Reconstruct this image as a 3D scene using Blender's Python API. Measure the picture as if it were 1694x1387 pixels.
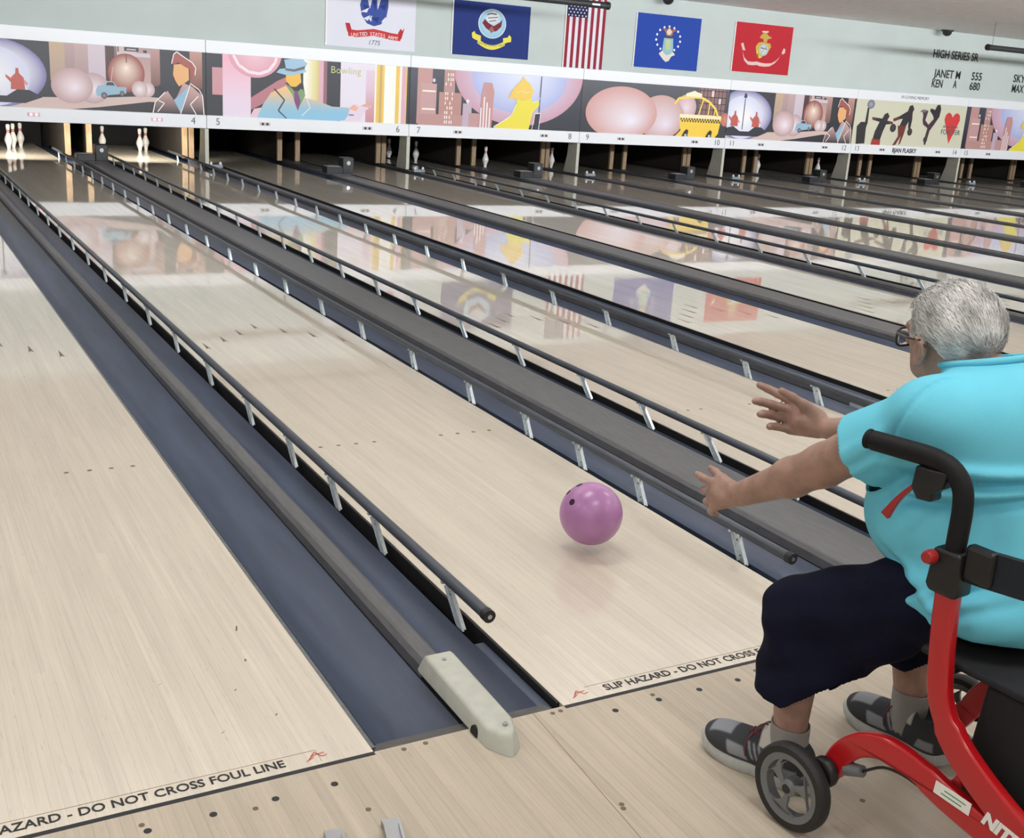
import bpy, bmesh, math, random
import numpy as np
from mathutils import Vector, Matrix
from mathutils.geometry import tessellate_polygon
random.seed(7); np.random.seed(7)
for o in list(bpy.data.objects): bpy.data.objects.remove(o)
SC = bpy.context.scene
COL = SC.collection
PI = math.pi

# ------------------------------------------------------------------ camera
cam_d = bpy.data.cameras.new('camera'); cam = bpy.data.objects.new('camera', cam_d); COL.objects.link(cam)
def cam_axes(yaw, pitch, roll):
    cy, sy, cp, sp = math.cos(yaw), math.sin(yaw), math.cos(pitch), math.sin(pitch)
    f = Vector((sy*cp, cy*cp, -sp)); r = Vector((cy, -sy, 0)); u = r.cross(f)
    cr, sr = math.cos(roll), math.sin(roll)
    return cr*r + sr*u, -sr*r + cr*u, f
_r, _u, _f = cam_axes(.5219, .2887, .0664)
m = Matrix((( _r.x, _u.x, -_f.x, -1.4493), (_r.y, _u.y, -_f.y, -2.1543), (_r.z, _u.z, -_f.z, 1.5322), (0, 0, 0, 1)))
cam.matrix_world = m
cam_d.sensor_fit = 'HORIZONTAL'; cam_d.sensor_width = 36.0; cam_d.lens = 1868.09/1694*36.0
cam_d.clip_start = .05; cam_d.clip_end = 200
SC.camera = cam

# ------------------------------------------------------------------ world, exposure
W = bpy.data.worlds.new('world'); SC.world = W; W.use_nodes = True
W.node_tree.nodes['Background'].inputs[0].default_value = (.9, .95, 1, 1)
W.node_tree.nodes['Background'].inputs[1].default_value = .3
SC.view_settings.view_transform = 'Standard'; SC.view_settings.look = 'None'
SC.view_settings.gamma = 1; SC.view_settings.use_curve_mapping = False
SC.view_settings.exposure = 0.0

LIGHT_DOWN = 28.5      # watts per approach ceiling fixture
LIGHT_WASH = 216     # watts per added wall-washing lamp
LIGHT_PIN = 60       # watts per pin-deck lamp
CEIL = 3.19

# ------------------------------------------------------------------ materials
def nd(nt, t, **k):
    n = nt.nodes.new(t)
    for a, b in k.items(): setattr(n, a, b)
    return n
def mat(name, col, rough=.5, metal=0.0, coat=0.0, noise=0.0, nscale=20, bump=0.0, bscale=60, emit=0.0, spec=.5, stretch=(1, 1, 1), sheen=0, coat_rough=.1):
    M = bpy.data.materials.new(name); M.use_nodes = True; nt = M.node_tree
    b = nt.nodes['Principled BSDF']
    c = (*col, 1)
    b.inputs['Base Color'].default_value = c; b.inputs['Roughness'].default_value = rough
    b.inputs['Metallic'].default_value = metal; b.inputs['Coat Weight'].default_value = coat
    b.inputs['Coat Roughness'].default_value = coat_rough; b.inputs['Specular IOR Level'].default_value = spec
    if sheen: b.inputs['Sheen Weight'].default_value = sheen
    if emit:
        b.inputs['Emission Color'].default_value = c; b.inputs['Emission Strength'].default_value = emit
    if noise or bump:
        tc = nd(nt, 'ShaderNodeTexCoord'); mp = nd(nt, 'ShaderNodeMapping')
        mp.inputs['Scale'].default_value = stretch
        nt.links.new(tc.outputs['Object'], mp.inputs['Vector'])
    if noise:
        n = nd(nt, 'ShaderNodeTexNoise'); n.inputs['Scale'].default_value = nscale; n.inputs['Detail'].default_value = 5
        nt.links.new(mp.outputs['Vector'], n.inputs['Vector'])
        mr = nd(nt, 'ShaderNodeMapRange'); mr.inputs[1].default_value = .3; mr.inputs[2].default_value = .7
        mr.inputs[3].default_value = 1-noise; mr.inputs[4].default_value = 1+noise
        nt.links.new(n.outputs['Fac'], mr.inputs[0])
        mx = nd(nt, 'ShaderNodeMix', data_type='RGBA', blend_type='MULTIPLY'); mx.inputs[0].default_value = 1
        mx.inputs[6].default_value = c
        nt.links.new(mr.outputs[0], mx.inputs[7]); nt.links.new(mx.outputs[2], b.inputs['Base Color'])
    if bump:
        n2 = nd(nt, 'ShaderNodeTexNoise'); n2.inputs['Scale'].default_value = bscale; n2.inputs['Detail'].default_value = 4
        nt.links.new(mp.outputs['Vector'], n2.inputs['Vector'])
        bp = nd(nt, 'ShaderNodeBump'); bp.inputs['Strength'].default_value = bump; bp.inputs['Distance'].default_value = .01
        nt.links.new(n2.outputs['Fac'], bp.inputs['Height']); nt.links.new(bp.outputs[0], b.inputs['Normal'])
    return M
BW = 1.0541/39
def wood(name, base, var, rough, coat, coat_rough, seam):
    """narrow maple boards: tone changes board by board, fine grain along the lane"""
    M = bpy.data.materials.new(name); M.use_nodes = True; nt = M.node_tree; L = nt.links
    b = nt.nodes['Principled BSDF']
    g = nd(nt, 'ShaderNodeNewGeometry'); sx = nd(nt, 'ShaderNodeSeparateXYZ'); L.new(g.outputs['Position'], sx.inputs[0])
    dv = nd(nt, 'ShaderNodeMath', operation='DIVIDE'); dv.inputs[1].default_value = BW; L.new(sx.outputs[0], dv.inputs[0])
    fl = nd(nt, 'ShaderNodeMath', operation='FLOOR'); L.new(dv.outputs[0], fl.inputs[0])
    yl = nd(nt, 'ShaderNodeMath', operation='MULTIPLY_ADD'); yl.inputs[1].default_value = .37; L.new(fl.outputs[0], yl.inputs[0])
    ys = nd(nt, 'ShaderNodeMath', operation='MULTIPLY'); ys.inputs[1].default_value = .42; L.new(sx.outputs[1], ys.inputs[0]); L.new(ys.outputs[0], yl.inputs[2])
    yf = nd(nt, 'ShaderNodeMath', operation='FLOOR'); L.new(yl.outputs[0], yf.inputs[0])
    cv = nd(nt, 'ShaderNodeCombineXYZ'); L.new(fl.outputs[0], cv.inputs[0]); L.new(yf.outputs[0], cv.inputs[1])
    wn = nd(nt, 'ShaderNodeTexWhiteNoise', noise_dimensions='3D'); L.new(cv.outputs[0], wn.inputs[0])
    mp = nd(nt, 'ShaderNodeMapping'); mp.inputs['Scale'].default_value = (95, 2.2, 1); L.new(g.outputs['Position'], mp.inputs['Vector'])
    gr = nd(nt, 'ShaderNodeTexNoise'); gr.inputs['Scale'].default_value = 1; gr.inputs['Detail'].default_value = 6; L.new(mp.outputs[0], gr.inputs['Vector'])
    mp2 = nd(nt, 'ShaderNodeMapping'); mp2.inputs['Scale'].default_value = (9, 1.2, 1); L.new(g.outputs['Position'], mp2.inputs['Vector'])
    g2 = nd(nt, 'ShaderNodeTexNoise'); g2.inputs['Scale'].default_value = 1; g2.inputs['Detail'].default_value = 3; L.new(mp2.outputs[0], g2.inputs['Vector'])
    s1 = nd(nt, 'ShaderNodeMath', operation='MULTIPLY_ADD'); L.new(gr.outputs['Fac'], s1.inputs[0]); s1.inputs[1].default_value = 1.15; 
    s2 = nd(nt, 'ShaderNodeMath', operation='MULTIPLY_ADD'); L.new(wn.outputs['Value'], s2.inputs[0]); s2.inputs[1].default_value = .36; L.new(g2.outputs['Fac'], s2.inputs[2])
    L.new(s2.outputs[0], s1.inputs[2])
    mr = nd(nt, 'ShaderNodeMapRange'); mr.inputs[1].default_value = .85; mr.inputs[2].default_value = 1.75; L.new(s1.outputs[0], mr.inputs[0])
    mx = nd(nt, 'ShaderNodeMix', data_type='RGBA'); L.new(mr.outputs[0], mx.inputs[0])
    mx.inputs[6].default_value = (*[c*(1-var) for c in base], 1)
    mx.inputs[7].default_value = (*[min(1, c*(1+var*.75)) for c in base], 1)
    # thin dark flecks of grain
    mp3 = nd(nt, 'ShaderNodeMapping'); mp3.inputs['Scale'].default_value = (260, 14, 1); L.new(g.outputs['Position'], mp3.inputs['Vector'])
    g3 = nd(nt, 'ShaderNodeTexNoise'); g3.inputs['Scale'].default_value = 1; g3.inputs['Detail'].default_value = 2; L.new(mp3.outputs[0], g3.inputs['Vector'])
    m3 = nd(nt, 'ShaderNodeMapRange'); m3.inputs[1].default_value = .64; m3.inputs[2].default_value = .78; m3.inputs[3].default_value = 1; m3.inputs[4].default_value = .72; L.new(g3.outputs['Fac'], m3.inputs[0])
    mu = nd(nt, 'ShaderNodeMix', data_type='RGBA', blend_type='MULTIPLY'); mu.inputs[0].default_value = 1
    L.new(mx.outputs[2], mu.inputs[6]); L.new(m3.outputs[0], mu.inputs[7])
    out = mu.outputs[2]
    if seam:      # beyond the boards built one by one the joints are part of the material
        fr = nd(nt, 'ShaderNodeMath', operation='FRACT'); L.new(dv.outputs[0], fr.inputs[0])
        lt = nd(nt, 'ShaderNodeMath', operation='LESS_THAN'); lt.inputs[1].default_value = .03; L.new(fr.outputs[0], lt.inputs[0])
        mm = nd(nt, 'ShaderNodeMix', data_type='RGBA'); L.new(lt.outputs[0], mm.inputs[0]); L.new(out, mm.inputs[6])
        mm.inputs[7].default_value = (*[c*.72 for c in base], 1); out = mm.outputs[2]
    L.new(out, b.inputs['Base Color'])
    b.inputs['Roughness'].default_value = rough; b.inputs['Coat Weight'].default_value = coat; b.inputs['Coat Roughness'].default_value = coat_rough
    b.inputs['Coat IOR'].default_value = 1.62; b.inputs['Specular IOR Level'].default_value = .3
    return M
M = {}
M['lane'] = wood('lane_maple', (.67, .602, .495), .13, .45, 1.0, .035, False)
M['lane_far'] = wood('lane_maple_far', (.67, .602, .495), .13, .45, 1.0, .028, True)
M['approach'] = wood('approach_maple', (.535, .465, .37), .16, .55, .12, .3, False)
M['approach_far'] = wood('approach_maple_far', (.535, .465, .37), .16, .55, .12, .3, True)
M['underlay'] = mat('joint_dark', (.23, .16, .10), .8)
M['gutter'] = mat('gutter_plastic', (.046, .063, .108), .42, coat=.08, coat_rough=.25, noise=.22, nscale=5, stretch=(4, .35, 1), bump=.04, bscale=120)
M['cap'] = mat('capping_plastic', (.112, .113, .118), .45, noise=.15, nscale=30, stretch=(3, .4, 1), bump=.05, bscale=300)
M['slot'] = mat('slot_black', (.008, .008, .009), .7)
M['trim'] = mat('edge_trim', (.12, .13, .14), .4, noise=.25, nscale=40)
M['plate'] = mat('end_plate', (.10, .098, .095), .5, noise=.2, nscale=25)
M['rail'] = mat('rail_paint', (.055, .066, .085), .34, noise=.2, nscale=50, stretch=(1, .1, 1))
M['railend'] = mat('rail_end_plug', (.015, .015, .016), .5)
M['zinc'] = mat('galvanised_steel', (.62, .70, .74), .32, metal=.45, noise=.15, nscale=60)
M['cream'] = mat('cream_plastic', (.50, .51, .45), .4, noise=.07, nscale=25, bump=.03)
M['maskwhite'] = mat('masking_white', (.86, .89, .93), .35, coat=.2)
M['wallpaint'] = mat('wall_paint', (.545, .615, .600), .8, noise=.04, nscale=1.2, bump=.02, bscale=4)
M['ceiling'] = mat('ceiling_paint', (.86, .84, .83), .85, noise=.06, nscale=8, bump=.06, bscale=30)
M['roomwall'] = mat('room_wall', (.55, .53, .50), .85)
M['pitblack'] = mat('pit_black', (.012, .013, .017), .8)
M['kick'] = mat('kickback_wood', (.34, .235, .14), .55, noise=.2, nscale=9, stretch=(6, 6, .6))
M['kickshade'] = mat('kickback_shaded', (.035, .028, .022), .7)  # side panels: the shade of the pit is put into the wood colour
M['post'] = mat('post_paint', (.56, .56, .48), .5, noise=.05, nscale=10)
M['machine'] = mat('machine_black', (.02, .021, .024), .35, noise=.2, nscale=30)
M['lampgrey'] = mat('bracket_grey', (.25, .30, .34), .4)
M['bulb'] = mat('lamp_dome', (.75, .75, .72), .2)
M['pin'] = mat('pin_white', (.85, .85, .83), .25, coat=.5)
M['pinred'] = mat('pin_stripe', (.55, .03, .05), .3)
M['ink'] = mat('print_black', (.02, .02, .022), .6)
M['numgrey'] = mat('number_grey', (.10, .11, .12), .5)
M['redink'] = mat('print_red', (.62, .12, .09), .6)
M['tape'] = mat('tape_outline', (.30, .22, .14), .6)
M['plug'] = mat('screw_plug', (.16, .11, .07), .5)
M['ind_on'] = mat('indicator_on', (1, .25, .3), .4, emit=2.5)
M['ind_off'] = mat('indicator_off', (.03, .02, .03), .4)
M['ind_plate'] = mat('indicator_plate', (.62, .55, .58), .5)
M['tube'] = mat('fixture_black', (.025, .028, .033), .4)
M['tubelabel'] = mat('fixture_label', (.8, .82, .85), .5)
M['steel'] = mat('steel', (.45, .46, .47), .3, metal=.9)
M['lightpanel'] = mat('light_diffuser', (1, .98, .95), .5, emit=3)
M['ball'] = mat('ball_urethane', (.43, .19, .42), .38, coat=.35, coat_rough=.22, noise=.12, nscale=9)
M['hole'] = mat('finger_hole', (.03, .005, .02), .7)
M['red'] = mat('frame_red', (.46, .006, .010), .3, coat=.35, coat_rough=.08)
M['blackp'] = mat('black_plastic', (.006, .006, .007), .42)
M['foam'] = mat('grip_foam', (.005, .005, .006), .65, spec=.3)
M['strap'] = mat('backrest_fabric', (.006, .010, .018), .8, bump=.1, bscale=300)
M['seatfab'] = mat('seat_fabric', (.008, .009, .012), .8, bump=.1, bscale=300)
M['tyre'] = mat('tyre_rubber', (.014, .014, .014), .6)
M['rim'] = mat('rim_grey', (.16, .17, .18), .4)
M['leverred'] = mat('lever_red', (.36, .02, .02), .35)
M['white'] = mat('white_print', (.85, .85, .83), .5)
M['green'] = mat('green_print', (.05, .30, .10), .5)
M['cable'] = mat('cable_black', (.012, .012, .012), .5)
M['pants'] = mat('navy_trousers', (.0065, .0075, .022), .9, noise=.12, nscale=14, bump=.12, bscale=500, spec=.15)
M['sock'] = mat('grey_sock', (.30, .29, .28), .9, bump=.15, bscale=500)
M['shoe_grey'] = mat('shoe_mesh_grey', (.30, .32, .35), .7, bump=.15, bscale=700)
M['shoe_dark'] = mat('shoe_overlay', (.045, .048, .055), .5, noise=.1)
M['sole'] = mat('shoe_sole', (.45, .47, .46), .6, noise=.08, nscale=60)
M['outsole'] = mat('shoe_outsole', (.03, .03, .032), .7)
M['tongue'] = mat('shoe_tongue', (.62, .60, .56), .7)
M['lace'] = mat('shoe_lace', (.13, .03, .04), .8)
M['glasses'] = mat('spectacle_frame', (.008, .008, .010), .25, coat=.5)
def skin_mat():
    m = mat('skin', (.37, .225, .175), .5, noise=.16, nscale=26, bump=.10, bscale=160)
    b = m.node_tree.nodes['Principled BSDF']
    b.inputs['Subsurface Weight'].default_value = .12; b.inputs['Subsurface Radius'].default_value = (.012, .005, .003)
    return m
M['skin'] = skin_mat()
M['shirt'] = mat('turquoise_cotton', (.160, .60, .765), .9, noise=.05, nscale=6, bump=.10, bscale=420, spec=.2)
M['hair'] = mat('grey_hair', (.50, .485, .46), .55, noise=.22, nscale=13, bump=.12, bscale=90, stretch=(1, .35, 1))
M['strand'] = mat('white_hair', (.72, .71, .70), .5, noise=.45, nscale=22)
M['nail'] = mat('nail', (.60, .40, .35), .3)
mg = bpy.data.materials.new('clear_lens'); mg.use_nodes = True
_b = mg.node_tree.nodes['Principled BSDF']; _b.inputs['Transmission Weight'].default_value = 1; _b.inputs['Roughness'].default_value = .02; _b.inputs['IOR'].default_value = 1.1
M['lens'] = mg
# printed artwork: flat colours stored with the print
mp_ = bpy.data.materials.new('printed_colour'); mp_.use_nodes = True
_a = mp_.node_tree.nodes.new('ShaderNodeVertexColor'); _a.layer_name = 'ink'
_b = mp_.node_tree.nodes['Principled BSDF']; _b.inputs['Roughness'].default_value = .4
mp_.node_tree.links.new(_a.outputs[0], _b.inputs['Base Color'])
M['print'] = mp_
mf_ = mp_.copy(); mf_.name = 'flag_cloth'; mf_.node_tree.nodes['Principled BSDF'].inputs['Roughness'].default_value = .85; M['cloth'] = mf_

# ------------------------------------------------------------------ mesh helpers
class MB:
    def __init__(s): s.v = []; s.f = []
    def add(s, vs, fs):
        n = len(s.v); s.v += [tuple(p) for p in vs]; s.f += [tuple(i+n for i in f) for f in fs]; return s
    def box(s, x0, x1, y0, y1, z0, z1, bev=0):
        if bev:
            bm = bmesh.new(); bmesh.ops.create_cube(bm, size=1)
            for v in bm.verts: v.co = ((x0+x1)/2+v.co.x*(x1-x0), (y0+y1)/2+v.co.y*(y1-y0), (z0+z1)/2+v.co.z*(z1-z0))
            bmesh.ops.bevel(bm, geom=list(bm.edges), offset=bev, segments=2, affect='EDGES', profile=.5)
            bm.verts.index_update(); s.add([v.co[:] for v in bm.verts], [[v.index for v in f.verts] for f in bm.faces]); bm.free(); return s
        return s.add([(x0,y0,z0),(x1,y0,z0),(x1,y1,z0),(x0,y1,z0),(x0,y0,z1),(x1,y0,z1),(x1,y1,z1),(x0,y1,z1)],
                     [(0,3,2,1),(4,5,6,7),(0,1,5,4),(1,2,6,5),(2,3,7,6),(3,0,4,7)])
    def tube(s, pts, r, n=10, caps=True):
        pts = [Vector(p) for p in pts]; rs = r if isinstance(r, (list, tuple)) else [r]*len(pts)
        up = None; rings = []
        for i, p in enumerate(pts):
            d = (pts[min(i+1, len(pts)-1)]-pts[max(i-1, 0)]).normalized()
            if up is None: up = Vector((0,0,1)) if abs(d.z) < .9 else Vector((1,0,0))
            a = d.cross(up).normalized(); up = a.cross(d).normalized()
            rings.append([p+(a*math.cos(2*PI*k/n)+up*math.sin(2*PI*k/n))*rs[i] for k in range(n)])
        vs = [q for R in rings for q in R]; fs = []
        for i in range(len(pts)-1):
            for k in range(n): fs.append((i*n+k, (i+1)*n+k, (i+1)*n+(k+1)%n, i*n+(k+1)%n))
        if caps: fs += [tuple(range(n)), tuple((len(pts)-1)*n+k for k in reversed(range(n)))]
        return s.add(vs, fs)
    def lathe(s, prof, n=24, axis='z', c=(0,0,0)):
        vs = []; fs = []
        for r, h in prof:
            for k in range(n):
                a = 2*PI*k/n; x, y = r*math.cos(a), r*math.sin(a)
                p = (x, y, h) if axis == 'z' else ((h, x, y) if axis == 'x' else (x, h, y))
                vs.append((p[0]+c[0], p[1]+c[1], p[2]+c[2]))
        for i in range(len(prof)-1):
            for k in range(n): fs.append((i*n+k, i*n+(k+1)%n, (i+1)*n+(k+1)%n, (i+1)*n+k))
        return s.add(vs, fs)
    def prism(s, poly, lo, hi, plane='xy'):
        """polygon extruded along the third axis"""
        n = len(poly)
        def P(p, h): return {'xy': (p[0], p[1], h), 'xz': (p[0], h, p[1]), 'yz': (h, p[0], p[1])}[plane]
        tri = tessellate_polygon([[Vector((p[0], p[1], 0)) for p in poly]])
        fs = [t for t in tri] + [tuple(i+n for i in reversed(t)) for t in tri]
        fs += [(i, (i+1) % n, n+(i+1) % n, n+i) for i in range(n)]
        return s.add([P(p, lo) for p in poly]+[P(p, hi) for p in poly], fs)
    def sweep_y(s, prof, y0, y1, closed=True):
        n = len(prof)
        vs = [(x, y0, z) for x, z in prof]+[(x, y1, z) for x, z in prof]
        fs = [(i, (i+1) % n, n+(i+1) % n, n+i) for i in range(n if closed else n-1)]
        if closed:
            tri = tessellate_polygon([[Vector((x, z, 0)) for x, z in prof]])
            fs += [t for t in tri]+[tuple(i+n for i in reversed(t)) for t in tri]
        return s.add(vs, fs)
    def disc(s, x, y, z, r, n=12, h=.0006): return s.lathe([(0, z-.001), (r, z-.001), (r, z+h), (0, z+h)], n, 'z', (x, y, 0))
    def mesh(s, name, smooth=None):
        me = bpy.data.meshes.new(name); me.from_pydata(s.v, [], s.f); me.validate()
        bm = bmesh.new(); bm.from_mesh(me); bmesh.ops.recalc_face_normals(bm, faces=bm.faces); bm.to_mesh(me); bm.free()
        if smooth:
            me.polygons.foreach_set('use_smooth', [True]*len(me.polygons)); 
            if smooth < 180: me.set_sharp_from_angle(angle=math.radians(smooth))
        me.update(); return me
    def build(s, name, m, parent=None, smooth=None):
        me = s.mesh(name, smooth); me.materials.append(M[m]); return link(name, me, parent)
def link(name, data, parent=None):
    o = bpy.data.objects.new(name, data); COL.objects.link(o)
    if parent: o.parent = parent
    return o
def tag(o, label=None, cat=None, group=None, kind=None):
    if label: o['label'] = label
    if cat: o['category'] = cat
    if group: o['group'] = group
    if kind: o['kind'] = kind
    return o
NUM = ['zero','one','two','three','four','five','six','seven','eight','nine','ten','eleven','twelve','thirteen','fourteen','fifteen','sixteen','seventeen','eighteen']
def thing(name, label, cat, loc=(0,0,0), rz=0, group=None):
    o = link(name, None); o.location = loc; o.rotation_euler = (0,0,rz); return tag(o, label, cat, group)
def struct(o): o['kind'] = 'structure'; return o
def text_mesh(name, body, size, m, parent=None, depth=.0008, align='LEFT', shear=0, spacing=1.0, width=None, bold=0.0):
    cu = bpy.data.curves.new(name, 'FONT'); cu.body = body; cu.size = size; cu.extrude = depth; cu.align_x = align; cu.align_y = 'CENTER'
    cu.shear = shear; cu.space_character = spacing; cu.offset = bold; cu.resolution_u = 3
    t = bpy.data.objects.new(name, cu); COL.objects.link(t)
    bpy.context.view_layer.update()
    me = bpy.data.meshes.new_from_object(t.evaluated_get(bpy.context.evaluated_depsgraph_get()))
    bpy.data.objects.remove(t); bpy.data.curves.remove(cu)
    if width:
        xs = [v.co.x for v in me.vertices]; k = width/(max(xs)-min(xs))
        for v in me.vertices: v.co.x *= k
    me.materials.clear(); me.materials.append(M[m]); me.name = name
    return link(name, me, parent)

# ------------------------------------------------------------------ layout of the lanes
LW, G1, G2, PAIR = 1.0541, .5266, .7352, 2*1.0541+.5266+.7352
def lane_x(n): return (n-3)//2*PAIR + (0 if n % 2 else LW+G2)
def divider_x(k): return k*PAIR - G1/2          # wall seam to the left of odd lane 3+2k
YM, YWALL, YEND = 15.735, 15.80, 19.6
LANES = range(1, 19)
XL, XR = lane_x(1)-1.6, lane_x(18)+LW+1.6

# ------------------------------------------------------------------ room shell
YB = -8.5
struct(MB().box(XL, XR, YWALL, YWALL+.12, 1.0, CEIL).build('wall_far', 'wallpaint'))
struct(MB().box(XL-.12, XL, YB, YEND+1, -.2, CEIL).build('wall_left', 'roomwall'))
struct(MB().box(XR, XR+.12, YB, YEND+1, -.2, CEIL).build('wall_right', 'roomwall'))
struct(MB().box(XL, XR, YB-.12, YB, -.2, CEIL).build('wall_back', 'roomwall'))
struct(MB().box(XL, XR, YB, YEND+1, CEIL, CEIL+.1).build('ceiling', 'ceiling'))
struct(MB().box(XL, XR, YWALL+.13, YEND+1, .95, 1.0).build('pit_light_stop', 'pitblack'))       # unseen roof added over the pit to keep the room lights out
struct(MB().box(XL, XR, YEND+.9, YEND+1, -.2, .95).build('trim_2', 'pitblack'))          # back of the pit
struct(MB().box(XL, XR, .0, YEND+1, -.20, -.14).build('trim_3', 'pitblack'))             # slab below lanes and gutters

floor = struct(MB().box(XL, XR, YB, 0, -.14, -.012).build('floor', 'underlay'))
b0, b1 = -2.6, 1.9
i0, i1 = int(math.floor(b0/BW)), int(math.floor(b1/BW))
MB().box(XL, i0*BW, YB, 0, -.012, 0).build('floorboards', 'approach_far', floor)
MB().box(i1*BW, XR, YB, 0, -.012, 0).build('floorboards', 'approach_far', floor)
bme = MB().box(.00012, BW-.00012, YB, -.0005, -.011, 0).mesh('board'); bme.materials.append(M['approach'])
for i in range(i0, i1):
    o = link('board', bme, floor); o.location = (i*BW, 0, 0)

# ------------------------------------------------------------------ approach ceiling lights and added wall washers
def ceiling_light(x, y, label):
    t = thing('ceiling_light', label, 'ceiling light', (x, y, CEIL), 0, 'fluorescent ceiling fixtures above the approach')
    f = MB()
    for (a, b, c, d) in ((-.64, .64, -.34, -.30), (-.64, .64, .30, .34), (-.64, -.60, -.30, .30), (.60, .64, -.30, .30)): f.box(a, b, c, d, -.03, 0)
    f.build('frame', 'maskwhite', t)
    L = bpy.data.lights.new('tube_light', 'AREA'); L.shape = 'RECTANGLE'; L.size = 1.2; L.size_y = .6; L.energy = LIGHT_DOWN; L.color = (1, .985, .97)
    l = link('tube_light', L, t); l.location = (0, 0, -.02)
for y in (-6, -3.4, -1.0, 1.4):
    for x in (-3.6, .2, 4.0, 8.2, 12.8, 18):
        ceiling_light(x, y, 'white framed fluorescent troffer in the ceiling above the bowling approach')
for k in range(6):
    x = -1.6+k*5.2
    t = thing('added_wall_washer', 'black trough lamp added out of view to brighten the mural wall', 'lamp', (x, 3.0, 2.92), 0, 'added trough lamps brightening the mural wall')  # unseen lamp row, added to brighten the wall and murals
    MB().box(-2.4, 2.4, -.14, -.02, -.29, .24, .01).build('housing', 'tube', t)
    for sx in (-2, 2): MB().tube([(sx, -.08, .24), (sx, -.08, .27)], .006, 6).build('hanger', 'steel', t)
    L = bpy.data.lights.new('strip', 'AREA'); L.shape = 'RECTANGLE'; L.size = 4.6; L.size_y = .48; L.energy = LIGHT_WASH; L.color = (.97, .985, 1); L.spread = math.radians(110)
    l = link('strip', L, t); l.location = (0, -.012, -.025); l.rotation_euler = (math.radians(90+3), 0, 0)   # faces +y, a little down

# ------------------------------------------------------------------ lanes
lane_board = MB().box(.00009, BW-.00009, 0, YEND, -.03, 0).mesh('board'); lane_board.materials.append(M['lane'])
ARC, ARS = 4.538, .1475
arrow_bm = MB().prism([(-.0125, -.075), (0, -.05), (.0125, -.075), (0, .085)], 0, .0006)
arrow_me = arrow_bm.mesh('arrow'); arrow_me.materials.append(M['plug'])
dot_me = MB().disc(0, 0, 0, .0095, 12).mesh('dot'); dot_me.materials.append(M['plug'])
adot_me = MB().disc(0, 0, 0, .0085, 12).mesh('guide_dot'); adot_me.materials.append(M['ink'])
plug_me = MB().disc(0, 0, 0, .0065, 12).mesh('wood_plug'); plug_me.materials.append(M['plug'])
lane_words = {2: 'bare maple bowling lane without bumper rails beside the cream end cap', 3: 'maple bowling lane with the purple ball rolling over it between raised rails'}
for n in LANES:
    x = lane_x(n)
    near = n in (2, 3, 4)
    ln = tag(MB().box(x, x+LW, 0, YEND, -.13, -.03 if near else 0).build('bowling_lane', 'underlay' if near else 'lane_far'),
             lane_words.get(n, 'glossy maple bowling lane ending below the number %s on the masking rail' % NUM[n]), 'bowling lane', 'bowling lanes')
    if near:
        for i in range(39):
            o = link('board', lane_board, ln); o.location = (x+i*BW, 0, 0)
    if n <= 8:
        for i in range(7):
            o = link('arrow', arrow_me, ln); o.location = (x+(5*(i+1)-.5)*BW, ARC-abs(i-3)*ARS, .0001)
        for q in (.122, .203, .283, .367, .687, .771, .851, .932):
            o = link('dot', dot_me, ln); o.location = (x+q, 2.19, .0001)
    MB().box(x, x+LW, -.013, .0, -.01, .0007).build('foul_line', 'ink', ln)
    if n <= 5:
        tm = text_mesh('foul_lettering', 'SLIP HAZARD - DO NOT CROSS FOUL LINE', .040, 'ink', ln, .0003, width=.70, bold=.0006)
        tm.location = (x+.148, .034, .0007)
        e = MB(); e.box(x+.10, x+.93, .0595, .0605, 0, .0006); e.box(x+.93, x+.931, .012, .0605, 0, .0006)
        e.build('tape_edge', 'tape', ln)
        for sx in (.070, .925):
            sq = MB()
            for k, (dx, dy, ex, ey) in enumerate(((-.02, .005, .0, .03), (0, .03, .012, .008), (-.012, .018, .022, .022), (.012, .008, .026, .012), (-.028, .0, -.006, .012))):
                a = Vector((x+sx+dx, .022+dy, .0006)); b = Vector((x+sx+ex, .022+ey, .0006)); d = (b-a).normalized(); nn = Vector((-d.y, d.x, 0))*.0016
                sq.add([a-nn, b-nn, b+nn, a+nn], [(0,1,2,3)])
            sq.build('red_mark', 'redink', ln)
    if n <= 6:
        for q in (.113, .251, .385, .518, .654, .790, .926):
            o = link('guide_dot', adot_me, floor); o.location = (x+q, -.072-(.012 if n == 2 else 0), .0002)
# scuffs on the near lane boards and plugs in the approach
l2 = [o for o in COL.objects if o.name.startswith('bowling_lane')][1]
for (x, y, a, l) in ((-.658, .705, 1.2, .03), (-.852, .248, .3, .012), (-.832, .211, .6, .016), (-.92, .49, .5, .018), (-.69, .238, .9, .01), (-.682, .528, 1.3, .012), (-.75, .39, .8, .01), (-.975, .62, .4, .010)):
    MB().add([(x, y, .0003), (x+l*math.cos(a)-.003, y+l*math.sin(a), .0003), (x+l*math.cos(a)+.003, y+l*math.sin(a)+.004, .0003), (x+.006, y+.002, .0003)], [(0,1,2,3)]).build('scuff', 'plug', l2)
for (x, y) in ((-.457, -.019), (-.399, -.016), (.428, -.625), (-.102, -.424), (-.097, -.41), (-.045, -.02), (-.02, -.018), (.25, -.045), (.60, -.05), (-.84, -.10), (-1.07, -.06), (-.62, -.2)):
    o = link('wood_plug', plug_me, floor); o.location = (x, y, .0002)
MB().add([(-.0935, -.002, .0003), (-.0915, -.002, .0003), (-.145, -.85, .0003), (-.147, -.85, .0003)], [(0,1,2,3)]).build('board_seam', 'underlay', floor)

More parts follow.
